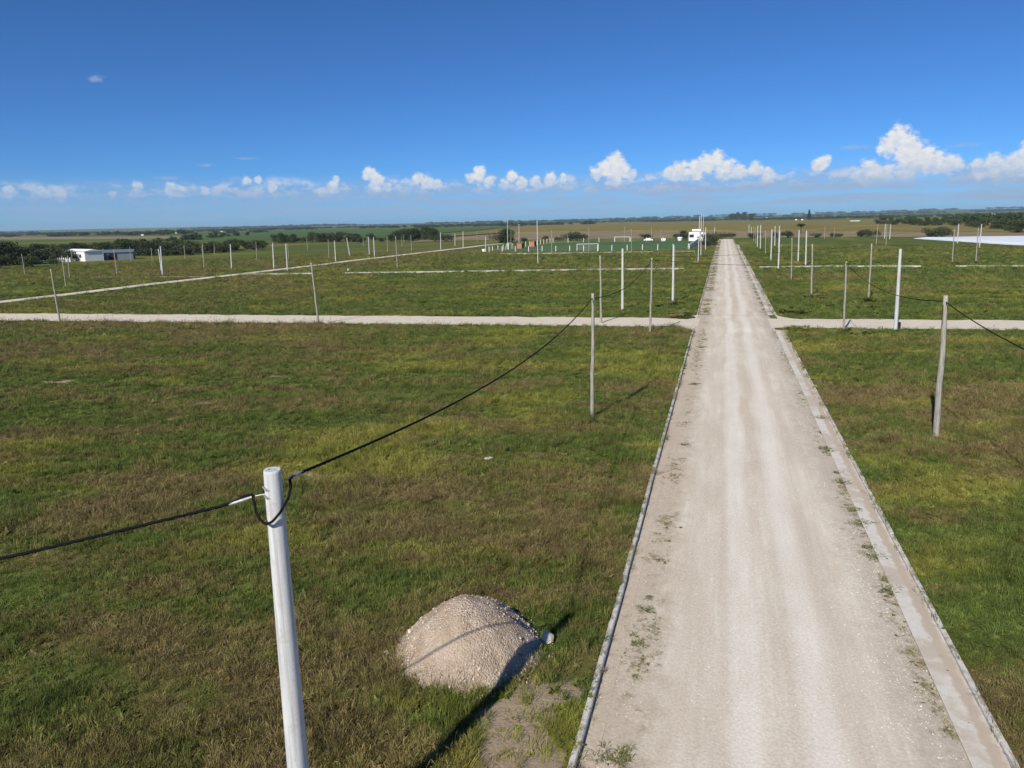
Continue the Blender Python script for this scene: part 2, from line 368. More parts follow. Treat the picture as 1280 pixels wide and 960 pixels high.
M_tarp = plain('plastic_film', (.56, .60, .65), .5, .35, var=.08, scale=.4)
M_barkm = plain('bark', (.075, .06, .045), .95, .05, var=.3, scale=4)
M_tyre = plain('tyre_rubber', (.02, .02, .02), .8, .2)
M_carpaint = plain('car_paint', (.8, .8, .8), .3, .5, var=.03)
M_crop = plain('ripe_crop', (.180, .150, .048), .95, .05, var=.28, scale=.02)
M_green = plain('green_crop', (.070, .115, .035), .95, .05, var=.22, scale=.015)
M_fallow = plain('fallow_soil', (.215, .170, .105), .95, .05, var=.25, scale=.03)
M_pitch = plain('pitch_turf', (.070, .120, .048), .95, .05, var=.15, scale=.12)
M_shade, t, b = mat('green_fence_net')
b.inputs['Base Color'].default_value = (.07, .17, .11, 1); b.inputs['Roughness'].default_value = .8
tp = t.new('ShaderNodeBsdfTransparent'); mx = t.new('ShaderNodeMixShader'); mx.inputs[0].default_value = .12
t.l.new(tp.outputs[0], mx.inputs[1]); t.l.new(b.outputs[0], mx.inputs[2]); t.l.new(mx.outputs[0], t.n['Material Output'].inputs[0])
def leaf_mat(name, a, bcol):
    m, t, b = mat(name)
    rnd = t.new('ShaderNodeObjectInfo').outputs['Random']; oc = t.new('ShaderNodeTexCoord').outputs['Object']
    c = t.mix(t.math('ADD', t.math('MULTIPLY', rnd, .5), t.math('MULTIPLY', t.noise(oc, 1.4, 4, .6), .6)), a, bcol)
    t.put(b.inputs['Base Color'], c); b.inputs['Roughness'].default_value = .65; b.inputs['Specular IOR Level'].default_value = .15
    return m
M_leaf = {'a': leaf_mat('leaf_dark', (.026, .042, .016), (.060, .080, .030)), 'b': leaf_mat('leaf_mid', (.034, .054, .018), (.078, .098, .036)),
          'c': leaf_mat('leaf_shrub', (.030, .042, .018), (.064, .072, .034)), 'p': leaf_mat('leaf_palm', (.030, .048, .018), (.055, .075, .028)), 'k': leaf_mat('leaf_conifer', (.012, .024, .012), (.028, .044, .02))}

# ------------------------------------------------------------------ ground: one sheet out to the horizon
def axis(lo, hi, step, far, extra=()):
    a = list(np.arange(lo, hi + .01, step)); s = step; p = a[-1]
    while p < far: s *= 1.22; p += s; a.append(p)
    s = step; p = a[0]
    while p > -far: s *= 1.22; p -= s; a.append(p)
    return np.array(sorted(set(list(np.round(a, 4)) + list(extra))))
gx = axis(-60, 40, .7, 12400, (KL - .01, KL + .03, KR - .03, KR + .01)); gx = gx[np.concatenate([[True], np.diff(gx) > .015])]
gy = axis(2, 110, .7, 12400)
GX, GY = np.meshgrid(gx, gy); Z = land(GX, GY)
nx, ny = len(gx), len(gy)
idx = np.arange(nx * ny).reshape(ny, nx)
quads = np.stack([idx[:-1, :-1], idx[:-1, 1:], idx[1:, 1:], idx[1:, :-1]], -1).reshape(-1, 4)
me = bpy.data.meshes.new('ground'); me.vertices.add(nx * ny); me.vertices.foreach_set('co', np.stack([GX, GY, Z], -1).ravel())
me.loops.add(quads.size); me.loops.foreach_set('vertex_index', quads.ravel()); me.polygons.add(len(quads)); me.polygons.foreach_set('loop_start', np.arange(len(quads)) * 4)
me.update(calc_edges=True); me.polygons.foreach_set('use_smooth', np.ones(len(quads), bool)); me.materials.append(M_ground)
d_, l_, b_ = patches(GX.ravel(), GY.ravel())
for nme, arr in (('dry', d_), ('lime', l_), ('bare', b_)):
    at = me.attributes.new(nme, 'FLOAT', 'POINT'); at.data.foreach_set('value', arr.astype(np.float32))
ground = bpy.data.objects.new('ground', me); COL.objects.link(ground)
tag(ground, 'grassy level land of green and brown patches', kind='structure')

# gravel street with a low crown
def strip(name, xs, ys, zf, m, xf=None):
    X, Y = np.meshgrid(xs, ys)
    if xf is not None: X, Y = xf(X, Y)
    Zz = zf(X, Y); n1, n2 = len(xs), len(ys); v = np.stack([X, Y, Zz], -1).reshape(-1, 3)
    q = np.arange(n1 * n2).reshape(n2, n1); q = np.stack([q[:-1, :-1], q[:-1, 1:], q[1:, 1:], q[1:, :-1]], -1).reshape(-1, 4)
    return mesh_obj(name, v.tolist(), q.tolist(), m, smooth=True)
def road_z(x, y):
    crown = .07 * (1 - ((x - 1.4) / 3.7) ** 2)
    ruts = -.018 * (np.exp(-((x - .92) / .3) ** 2) + np.exp(-((x - 2.45) / .3) ** 2))
    return corridor_depth(y) + .012 + np.maximum(crown, 0) + ruts + .02 * (fbm(x / .7, y / 1.5, 91) - .5)
def road_x(X, Y):                         # beyond the gutters the shoulders creep in and out
    return X, Y
ry = np.concatenate([np.arange(-30, 4, 2), np.arange(4, 90, .5), np.arange(90, 379, 2.5)])
road = strip('gravel_street', np.concatenate([np.arange(-2.36, 5.0, .22), [5.04]]), ry, road_z, M_road)
tag(road, 'long straight pale limestone gravel street with worn wheel tracks', kind='structure')

def ragged(half, seed):
    def fn(X, Y):
        wob = (fbm(X / 2.2, X * 0 + seed, seed, 4) - .5) * 1.3; side = np.sign(Y)
        return X, cross_y(X) + Y * half + side * wob * (np.abs(Y) > .9)
    return fn
for nm, xa, xb, lb in (('side_street', -150, KL + .5, 'pale cross street running through the left fields'), ('side_street', KR - 1.1, 75, 'pale cross street running through the right field')):
    o = strip(nm, np.arange(xa, xb + .01, .6 if xa > -20 else 1.0), np.array([-1, -.6, 0, .6, 1.0]), lambda x, y: .024 + .012 * fbm(x, y, 4), M_side, ragged(3.25, 5 if xa < 0 else 9))
    tag(o, lb, kind='structure')
# rounded corners of the crossing
def corner(cx, cy, sx, sy, r):
    v = [(cx, cy, .018)]; n = 10
    for i in range(n + 1):
        a = math.pi / 2 * i / n; v.append((cx + sx * r * (1 - math.sin(a)), cy + sy * r * (1 - math.cos(a)), .018))
    f = [(0, i, i + 1) if sx * sy < 0 else (0, i + 1, i) for i in range(1, n + 1)]
    tag(mesh_obj('street_corner', v, f, M_side), 'pale gravel fan rounding a corner of the crossing', kind='structure')
CORNERS = [(KL + .1, 71.3, -1, -1, 3.6), (KL + .1, 77.0, -1, 1, 4.2), (KR - .1, 71.7, 1, -1, 4.0), (KR - .1, 77.4, 1, 1, 4.2)]
for c_ in CORNERS: corner(*c_)
# far left street and a grassed-over track
ys = np.concatenate([[78], np.arange(80, 346, 3.0)])
o = strip('side_street', np.array([-1, -.5, 0, .5, 1.0]), ys, lambda x, y: .12 + 0 * x, M_side, lambda X, Y: (-105.2 + 1.6 * (fbm(Y / 40, Y * 0, 3) - .5) * 2 + X * (1.5 + .6 * fbm(Y / 6, Y * 0 + X, 7)), Y))
tag(o, 'narrow pale street running away on the far left', kind='structure')
o = strip('footpath', np.arange(-150, -106, 2.0), np.array([-1, 0, 1.0]), lambda x, y: .13 + 0 * x, M_side, lambda X, Y: (X, 130 + .04 * (X + 128) + Y * (.35 + .4 * fbm(X / 3, X * 0, 12))))
tag(o, 'thin worn earth track in the far left grassland', kind='structure')

# kerbs and gutters: cast pieces with open joints
def kerb_piece(L, w=.15, h=.30):
    mb = MB(); prof = [(-w / 2, -h), (w / 2, -h), (w / 2, -.025), (w / 2 - .025, 0), (-w / 2 + .02, 0), (-w / 2, -.02)]
    n = len(prof); v = [(x, 0, z) for x, z in prof] + [(x, L, z) for x, z in prof]
    mb.add(v, [(i, (i + 1) % n, n + (i + 1) % n, n + i) for i in range(n)] + [tuple(range(n - 1, -1, -1)), tuple(range(n, 2 * n))])
    return mb
def kerb_run(root, x, y0, y1, L, z=.035):
    proto = None; y = y0; i = 0
    while y < y1:
        if proto is None: o = proto = kerb_piece(L - .015, .14).build('kerb_stone', M_kerb, root)
        else: o = proto.copy(); COL.objects.link(o)
        o.location = (x + random.uniform(-.012, .012), y, z + random.uniform(-.012, .008)); o.rotation_euler = (random.uniform(-.002, .002), random.uniform(-.02, .02), random.uniform(-.003, .003))
        y += L; i += 1
gl = strip('gutter', np.array([KL + .06, KL + .25, KL + .45]), np.arange(-8, 70.5, 1.0), lambda x, y: corridor_depth(y) + .002 + .06 * (x - KL), M_road)
tag(gl, 'sandy gutter along the left edge of the gravel street', kind='structure'); kerb_run(gl, KL + .02, -8, 69.5, 2.5)
gr_ = strip('gutter', np.array([5.02, 5.2, 5.5, 5.7, KR - .06]), np.arange(-8, 70.5, 1.0), lambda x, y: corridor_depth(y) + .060 - .03 * (x - 5.02) / .7 - .012 * np.exp(-((x - 5.5) / .12) ** 2), M_gutter)
tag(gr_, 'pale concrete gutter along the right edge of the gravel street', kind='structure'); kerb_run(gr_, KR - .03, -8, 69.5, 2.5, -.005)
g2 = strip('gutter', np.array([KL + .06, KL + .3, KL + .55]), np.arange(81, 300, 3.0), lambda x, y: corridor_depth(y) + .030 + .02 * x * 0, M_road)
tag(g2, 'gutter left of the gravel street beyond the crossing', kind='structure'); kerb_run(g2, KL + .02, 81, 290, 6.0)
g3 = strip('gutter', np.array([5.0, 5.4, KR - .06]), np.arange(81, 300, 3.0), lambda x, y: corridor_depth(y) + .060 + .0 * x, M_gutter)
tag(g3, 'gutter right of the gravel street beyond the crossing', kind='structure'); kerb_run(g3, KR - .03, 81, 290, 6.0)
def kerb_line(pts, label, w=.55, gap=None):
    mb = MB(); pts = [Vector((*p, 0)) for p in pts]
    for a, b_ in zip(pts[:-1], pts[1:]):
        L = (b_ - a).length; n = max(1, int(L / 6)); d = (b_ - a) / n
        for i in range(n):
            if gap and random.random() < gap: continue
            c = a + d * (i + .5); mb.box((c.x, c.y, .08), (d.length - .03, w, .36), math.atan2(d.y, d.x))
    tag(mb.build('kerb', M_kerb), label, kind='structure')
kerb_line([(-103, 138), (-94, 139.5), (-67, 144.3), (-43, 148.9), (-26, 152.3), (-7.5, 154.5)], 'long pale kerb line crossing the left field', .42, .05)
kerb_line([(7.5, 158.4), (20, 160.5), (44, 160), (70, 159.5)], 'long pale kerb line crossing the right field', .34, .12)
kerb_line([(-73.6, 229), (-51, 231), (-28, 234.6), (-8.5, 237.3)], 'pale kerb line in front of the football pitch', .5, .2)

# fields and pitch
def slab(name, poly, z, m, label, kind='structure', h=None):
    n = len(poly); v = [(x, y, z) for x, y in poly] + [(x, y, -.5) for x, y in poly]
    o = mesh_obj(name, v, [tuple(range(n))] + [(i, n + i, n + (i + 1) % n, (i + 1) % n) for i in range(n)], m)
    bm = bmesh.new(); bm.from_mesh(o.data); bmesh.ops.recalc_face_normals(bm, faces=bm.faces); bm.to_mesh(o.data); bm.free()
    return tag(o, label, kind=kind)
slab('crop_field', [(-209, 505), (-202, 696), (-102, 672), (-2, 617), (87, 514), (145, 414), (420, 560), (640, 1900), (228, 1759), (-11, 2335), (-496, 2946), (-691, 2839), (-326, 1039)][::1], .7, M_crop, 'wide field of ripening golden crop below the horizon')
slab('fallow_field', [(-182, 408), (-144, 424), (-64, 420), (-1, 396), (14, 395), (64, 390), (117, 347), (160, 380), (145, 407), (84, 505), (-2, 607), (-99, 660), (-195, 682), (-203, 491)], .10, M_fallow, 'strip of bare brown soil in front of the golden crop')
slab('crop_field', [(-433, 450), (-347, 505), (-276, 594), (-346, 1023), (-511, 1762), (-824, 1878), (-1059, 1851), (-1552, 2217)], .45, M_green, 'sloping green crop field beyond the left tree belt')
slab('fallow_field', [(-1262, 979), (-768, 741), (-592, 706), (-719, 858), (-1081, 1045), (-1904, 1477)], .12, M_fallow, 'thin tan strip of dry land far left')
slab('football_pitch', [(-77, 246), (-13, 254), (-12.5, 350), (-78, 346)], .11, M_pitch, 'bright green mown football pitch')

# ------------------------------------------------------------------ scattering of what nobody could count
def proto_collection(name, objs):
    c = bpy.data.collections.new(name)
    for o in objs: c.objects.link(o)
    return c
def raw_obj(name, mb, m, smooth=False):
    me = bpy.data.meshes.new(name); me.from_pydata(mb.v, [], mb.f); me.update(); me.materials.append(m)
    if smooth: me.polygons.foreach_set('use_smooth', [True] * len(me.polygons))
    return bpy.data.objects.new(name, me)
def scatter(name, pts, rot, scl, coll, pick, attrs, label, cat=None, parent=None):
    me = bpy.data.meshes.new(name); me.vertices.add(len(pts)); me.vertices.foreach_set('co', np.asarray(pts, np.float32).ravel())
    for nm, typ, arr in [('rot', 'FLOAT_VECTOR', rot), ('scl', 'FLOAT_VECTOR', scl)]:
        a = me.attributes.new(nm, typ, 'POINT'); a.data.foreach_set('vector', np.asarray(arr, np.float32).ravel())
    a = me.attributes.new('pick', 'INT', 'POINT'); a.data.foreach_set('value', np.asarray(pick, np.int32))
    for nm, arr in attrs.items():
        a = me.attributes.new(nm, 'FLOAT', 'POINT'); a.data.foreach_set('value', np.asarray(arr, np.float32))
    o = bpy.data.objects.new(name, me); COL.objects.link(o)
    ng = bpy.data.node_groups.new(name + '_scatter', 'GeometryNodeTree')
    ng.interface.new_socket('Geometry', in_out='INPUT', socket_type='NodeSocketGeometry'); ng.interface.new_socket('Geometry', in_out='OUTPUT', socket_type='NodeSocketGeometry')
    gi = ng.nodes.new('NodeGroupInput'); go = ng.nodes.new('NodeGroupOutput')
    ip = ng.nodes.new('GeometryNodeInstanceOnPoints'); ci = ng.nodes.new('GeometryNodeCollectionInfo')
    ci.inputs['Collection'].default_value = coll; ci.inputs['Separate Children'].default_value = True; ci.inputs['Reset Children'].default_value = True
    ng.links.new(gi.outputs[0], ip.inputs['Points']); ng.links.new(ci.outputs[0], ip.inputs['Instance']); ip.inputs['Pick Instance'].default_value = True
    for nm, typ, sock in (('pick', 'INT', 'Instance Index'), ('rot', 'FLOAT_VECTOR', 'Rotation'), ('scl', 'FLOAT_VECTOR', 'Scale')):
        na = ng.nodes.new('GeometryNodeInputNamedAttribute'); na.data_type = typ; na.inputs['Name'].default_value = nm
        ng.links.new(na.outputs['Attribute'], ip.inputs[sock])
    ng.links.new(ip.outputs[0], go.inputs[0])
    md = o.modifiers.new('scatter', 'NODES'); md.node_group = ng
    if parent: o.parent = parent
    return tag(o, label, cat, kind='stuff')

def tuft(n, hgt, spread, width, lean, seed, heads=0):
    r = random.Random(seed); mb = MB()
    for i in range(n):
        a = r.uniform(0, 2 * math.pi); d = spread * math.sqrt(r.random()); bx, by = d * math.cos(a), d * math.sin(a)
        a2 = a + r.gauss(0, .7); L = hgt * r.uniform(.55, 1.15); ln = lean * r.uniform(.2, 1.3)
        tx, ty = math.cos(a2), math.sin(a2); wx, wy = -ty * width * .5, tx * width * .5
        p1 = (bx + tx * ln * L * .35, by + ty * ln * L * .35, L * .6); p2 = (bx + tx * ln * L, by + ty * ln * L, L * (1 - .25 * ln))
        mb.add([(bx - wx, by - wy, -.03), (bx + wx, by + wy, -.03), (p1[0] + wx * .8, p1[1] + wy * .8, p1[2]), (p1[0] - wx * .8, p1[1] - wy * .8, p1[2]), p2], [(0, 1, 2, 3), (3, 2, 4)])
    for i in range(heads):
        a = r.uniform(0, 2 * math.pi); d = spread * r.random(); x, y = d * math.cos(a) * 1.6, d * math.sin(a) * 1.6; L = hgt * r.uniform(1.0, 1.6)
        mb.tube([(x * .5, y * .5, 0), (x, y, L * .8)], .003, 3, False); mb.tube([(x, y, L * .78), (x * 1.15, y * 1.15, L * .88), (x * 1.35, y * 1.35, L * .98)], [.004, .009, .002], 3, False)
    return mb
def broadleaf(n, size, seed):
    r = random.Random(seed); mb = MB()
    for i in range(n):
        a = r.uniform(0, 6.283); e = r.uniform(.15, 1.1); L = size * r.uniform(.5, 1.1); w = L * .22; c, s = math.cos(a), math.sin(a)
        m = (c * L * .5 * math.cos(e), s * L * .5 * math.cos(e), L * .5 * math.sin(e) + .02); tip = (c * L, s * L, m[2] * 1.1 + r.uniform(-.02, .02))
        mb.add([(0, 0, 0), (m[0] - s * w, m[1] + c * w, m[2]), tip, (m[0] + s * w, m[1] - c * w, m[2])], [(0, 1, 2, 3)])
    return mb
GR = proto_collection('grass_kinds', [raw_obj('tuft_a', tuft(34, .17, .15, .010, .8, 1), M_grass), raw_obj('tuft_b', tuft(30, .23, .13, .009, .9, 2), M_grass), raw_obj('tuft_c', tuft(36, .12, .19, .011, 1.1, 3), M_grass),
                                      raw_obj('tuft_d', tuft(26, .20, .16, .008, .9, 4, 5), M_grass), raw_obj('tuft_e', broadleaf(22, .13, 5), M_grass)])
def in_view(x, y, pad=7):
    a = np.degrees(np.arctan2(x, y)); return (a > -16.45 - 37 - pad) & (a < -16.45 + 37 + pad)
PTS = []
for r0, r1, dens, s0 in ((9, 26, 46, 1.0), (26, 46, 24, 1.25), (46, 80, 10, 1.7), (80, 140, 3.2, 2.5), (140, 270, .8, 4.0)):
    n = int(dens * math.pi * (r1 * r1 - r0 * r0)); th = RNG.uniform(0, 2 * math.pi, n); rr = np.sqrt(RNG.uniform(r0 * r0, r1 * r1, n))
    x = rr * np.sin(th); y = rr * np.cos(th); m = in_view(x, y) & (y > 6) & ((x < KL - .05) | (x > KR + .03)) & (np.abs(y - cross_y(x)) > 3.35) & (np.abs(x + 105.2) > 2.6)
    m &= ~((x > -77) & (x < -13) & (y > 246)) & (np.hypot((x + 5.62), (y - 14.85)) > 1.68)
    for cx_, cy_, sx_, sy_, r_ in CORNERS:
        u_, v_ = (x - cx_) * sx_, (y - cy_) * sy_; m &= ~((u_ > -.5) & (v_ > -.5) & (u_ < r_) & (v_ < r_) & (np.hypot(u_ - r_, v_ - r_) > r_ + .25 * (fbm(x / .6, y / .6, 14) - .5) * 3))
    m |= in_view(x, y) & (y > 8) & (y < 69) & ((np.abs(x - KL - .02) < .10) | (np.abs(x - KR + .02) < .08)) & (fbm(y / 1.1, x * 0 + 3, 88, 3) > .52)
    x, y = x[m], y[m]; PTS.append(np.stack([x, y, np.full(len(x), s0)], 1))
PTS = np.concatenate(PTS); x, y, s0 = PTS.T
d_, l_, b_ = patches(x, y)
keep = RNG.random(len(x)) > b_ * .8; x, y, s0, d_, l_ = x[keep], y[keep], s0[keep], d_[keep], l_[keep]
N = len(x); pick = RNG.choice(5, N, p=[.34, .22, .26, .06, .12]); seedy = (RNG.random(N) < sm(d_, .55, .9) * .45); pick[seedy] = 3
hv = .15 + 1.75 * fbm((x * .96 + y * .28) / 3.6, (y * .96 - x * .28) / 1.25, 77, 4) + .2 * d_
clumpy = fbm(x / .9, y / .8, 79, 2) > .72; hv = np.where(clumpy & (pick != 3), hv * 1.5, hv)
edge_l = np.minimum(np.abs(x - KL), np.abs(x - KR)); hv *= np.where(edge_l < .35, .75, 1)
s = RNG.uniform(.7, 1.3, N) * s0; sz = RNG.uniform(.7, 1.25, N) * hv * (s0 ** .55)
scatter('field_grass', np.stack([x, y, land(x, y) - .01], 1), np.stack([RNG.normal(-.10, .14, N), RNG.normal(.30, .16, N) * (.4 + d_), RNG.uniform(0, 6.283, N)], 1), np.stack([s, s, sz], 1), GR, pick, {'dry': d_, 'lime': l_}, 'uneven green and brown grass covering the fields', 'grass')

# weeds and moss creeping over the street edges
n = 11000; sides = RNG.random(n) < .5
x = np.where(sides, RNG.normal(-1.52, .24, n), RNG.normal(4.93, .20, n)); y = 9 + 360 * RNG.random(n) ** 1.5
w = fbm(y / 2.6, sides * 13.0, 15, 4); keep = (w > np.where(y > 80, .45, np.where(sides, .51, .51))) & (np.abs(y - 75) > 5); far = y > 80
x = np.where(far, x + np.where(sides, RNG.normal(-.1, .3, n), RNG.normal(.25, .35, n)), x)
x, y = x[keep], y[keep]; N = len(x); s = RNG.uniform(.22, .62, N) * np.where(y > 80, 2.0, 1.0)
scatter('gutter_grass', np.stack([x, y, road_z(x, y) - .005], 1), np.stack([RNG.normal(0, .2, N), RNG.normal(0, .2, N), RNG.uniform(0, 6.283, N)], 1), np.stack([s, s, s * .55], 1), GR, RNG.choice(5, N, p=[.3, .1, .35, .05, .2]), {'dry': RNG.uniform(.35, 1.0, N), 'lime': np.zeros(N)}, 'thin strips of grass and moss along the street edges', 'grass')

# loose stones
def stone(seed, flat=.7):
    r = random.Random(seed); bm = bmesh.new(); bmesh.ops.create_icosphere(bm, subdivisions=1, radius=1)
    for v in bm.verts: v.co = Vector((v.co.x * r.uniform(.7, 1.2), v.co.y * r.uniform(.6, 1.1), v.co.z * flat * r.uniform(.6, 1.1)))
    mb = MB(); mb.add([tuple(v.co) for v in bm.verts], [tuple(v.index for v in f.verts) for f in bm.faces]); bm.free(); return mb
ST = proto_collection('stone_kinds', [raw_obj('stone_%s' % c, stone(i), M_stone) for i, c in enumerate('abcd')])
HS = proto_collection('heap_stone_kinds', [raw_obj('heapstone_%s' % c, stone(20 + i), M_heapstone) for i, c in enumerate('abcd')])
n = 26000; x = RNG.uniform(-2.2, 5.0, n); y = 9 + 60 * RNG.random(n) ** 1.7
trk = np.maximum(np.exp(-((x - .92) / .4) ** 2), np.exp(-((x - 2.45) / .4) ** 2)); w = fbm(x / .9, y / 1.6, 33, 4)
keep = RNG.random(n) < (1 - .85 * trk) * sm(w, .36, .66); x, y = x[keep], y[keep]; N = len(x)
s = .006 + .014 * RNG.random(N) ** 3 + .006 * sm(x, 3.2, 4.8)
scatter('loose_gravel', np.stack([x, y, road_z(x, y) + s * .2], 1), RNG.uniform(0, 6.283, (N, 3)) * np.array([.1, .1, 1]), np.stack([s, s, s], 1), ST, RNG.integers(0, 4, N), {}, 'loose pale pebbles lying on the gravel street', 'gravel')

# ------------------------------------------------------------------ gravel heap
HC = (-5.62, 14.85)
def heap_z(x, y):
    ang = np.arctan2(y - HC[1], x - HC[0]); r = np.hypot((x - HC[0]) / .95, (y - HC[1]) / 1.03) / (1.80 + .08 * np.sin(2 * ang + .6) + .22 * (fbm(ang * 1.5 + 9, ang * 0, 21) - .5) * 2)
    h = 1.40 * (1 - np.clip(r, 0, 1) ** 1.38) * (1 - .07 * np.exp(-(r / .22) ** 2)) * (1 - .10 * sm(r, .9, 1.0)) + .30 * (fbm(x / .75, y / .75, 24, 5) - .5) * sm(r, 1.0, .75)
    h = np.where(r < 1.0, h, -.05)
    return np.where(r < 1.03, h, -.08), r
rs = np.linspace(0, 1.06, 46); an = np.linspace(0, 2 * np.pi, 120, endpoint=False); v = []
for q in rs:
    for a in an: v.append((HC[0] + q * 2.0 * math.cos(a), HC[1] + q * 2.0 * math.sin(a)))
v = np.array(v); hz, hr = heap_z(v[:, 0], v[:, 1]); hz = hz + .02
q = np.arange(46 * 120).reshape(46, 120); qf = np.stack([q[:-1], np.roll(q[:-1], -1, 1), np.roll(q[1:], -1, 1), q[1:]], -1).reshape(-1, 4)
heap_root = empty('gravel_heap', (HC[0], HC[1], 0)); tag(heap_root, 'pinkish mound of crushed limestone dumped on the grass beside the street', 'gravel heap')
mesh_obj('heap', np.stack([v[:, 0] - HC[0], v[:, 1] - HC[1], hz], 1).tolist(), qf.tolist(), M_heap, heap_root, True)
n = 4200; a = RNG.uniform(0, 6.283, n); rr = 2.1 * np.sqrt(RNG.random(n)); x = HC[0] + rr * np.cos(a); y = HC[1] + rr * np.sin(a); hz, hr = heap_z(x, y)
keep = (hr < 1.0) | (RNG.random(n) < .35 * (hr < 1.16)); x, y, hz, hr = x[keep], y[keep], np.maximum(hz[keep], 0) + .02, hr[keep]; N = len(x)
s = .006 + .026 * RNG.random(N) ** 5 + .045 * (RNG.random(N) ** 5) * sm(hr, .5, 1.0)
scatter('heap_stones', np.stack([x - HC[0], y - HC[1], hz], 1), RNG.uniform(0, 6.283, (N, 3)), np.stack([s, s, s], 1), HS, RNG.integers(0, 4, N), {}, None, parent=heap_root)
def rock(name, x, y, size, label, m=M_stone, z=None):
    bm = bmesh.new(); bmesh.ops.create_icosphere(bm, subdivisions=3, radius=1); r = random.Random(int(x * 100))
    pl = [(Vector((r.gauss(0, 1), r.gauss(0, 1), r.gauss(0, 1))).normalized(), r.uniform(.55, .85)) for _ in range(14)]
    for vv in bm.verts:
        for nrm, d in pl:
            q = vv.co.dot(nrm)
            if q > d: vv.co -= nrm * (q - d) * .9
    o = mesh_obj(name, [(p.co.x * size[0], p.co.y * size[1], p.co.z * size[2]) for p in bm.verts], [tuple(w.index for w in f.verts) for f in bm.faces], m); bm.free()
    o.location = (x, y, size[2] * .6 + (float(land(x, y)) if z is None else z)); o.rotation_euler = (0, 0, r.uniform(0, 3)); return tag(o, label, 'rock')
rock('rock', -3.80, 15.55, (.21, .18, .19), 'cream boulder at the foot of the gravel heap in the pole shadow')
rock('rock', -9.6, 28.6, (.24, .18, .07), 'small flat white stone lying alone in the left field')
rock('rock', -82.5, 148.5, (.42, .36, .42), 'white boulder beside the long kerb line in the left field')
rock('rock', -82.2, 246.5, (1.3, .9, .8), 'white heap by the near left corner of the football pitch', M_white)
st_ = tuft(26, .34, .12, .010, 1.0, 44).build('dry_grass_tuft', M_straw); st_.location = (-6.35, 14.1, .30); tag(st_, 'straw coloured dry grass tuft growing on the gravel heap', 'grass tuft')

# weeds rooted at the gutters
def messy(seed):
    r = random.Random(seed); mb = MB()
    for i in range(9):
        a, d = r.uniform(0, 6.283), .26 * r.random(); q = tuft(16, .12 * r.uniform(.5, 1.3), .07, .012, 1.5, seed + i); mb.add([(p[0] + d * math.cos(a), p[1] + 1.6 * d * math.sin(a), p[2]) for p in q.v], q.f)
    for i in range(5):
        a, d = r.uniform(0, 6.283), .2 * r.random(); q = broadleaf(9, .08, seed + 40 + i); mb.add([(p[0] + d * math.cos(a), p[1] + 1.6 * d * math.sin(a), p[2]) for p in q.v], q.f)
    return mb
wm = [messy(61), messy(75)]
wp = [q.build('weed', M_weed) for q in wm]
wspots = [(-1.66, 12.1, 1.3), (-1.45, 12.3, .8), (-1.6, 16.2, .8), (-1.58, 17.8, .9), (-1.56, 18.5, .55), (-1.48, 20.9, .6), (-1.5, 14.8, .5), (4.9, 20.6, 1.1), (4.96, 21.3, .9), (4.98, 22.7, 1.2), (4.95, 23.4, 1.0), (5.05, 25.3, 1.4), (4.92, 26.5, 1.2), (4.95, 29.4, 1.3), (5.05, 30.6, 1.0), (5.0, 33.7, 1.6), (5.35, 39.3, 1.4),
          (-1.35, 46, 1.3), (-1.3, 33, .9), (-1.3, 60, 1.4), (-1.2, 64, 1.0), (4.8, 16.2, .4), (4.9, 14.6, .5), (5.0, 36.5, .9)]
for i, (x, y, s_) in enumerate(wspots):
    o = wp[i] if i < 2 else wp[i % 2].copy()
    if i >= 2: COL.objects.link(o)
    o.location = (x, y, float(road_z(np.array(x), np.array(y))) - .005); o.scale = (s_, s_, s_ * .7); o.rotation_euler = (0, 0, random.uniform(0, 6.28))
    rt = x > 2
    tag(o, 'low weed rooted beside the right concrete gutter' if rt else 'low green weed rooted along the left street edge', 'weed', 'weeds along the right gutter' if rt else 'weeds along the left gutter')
bush_spots = []

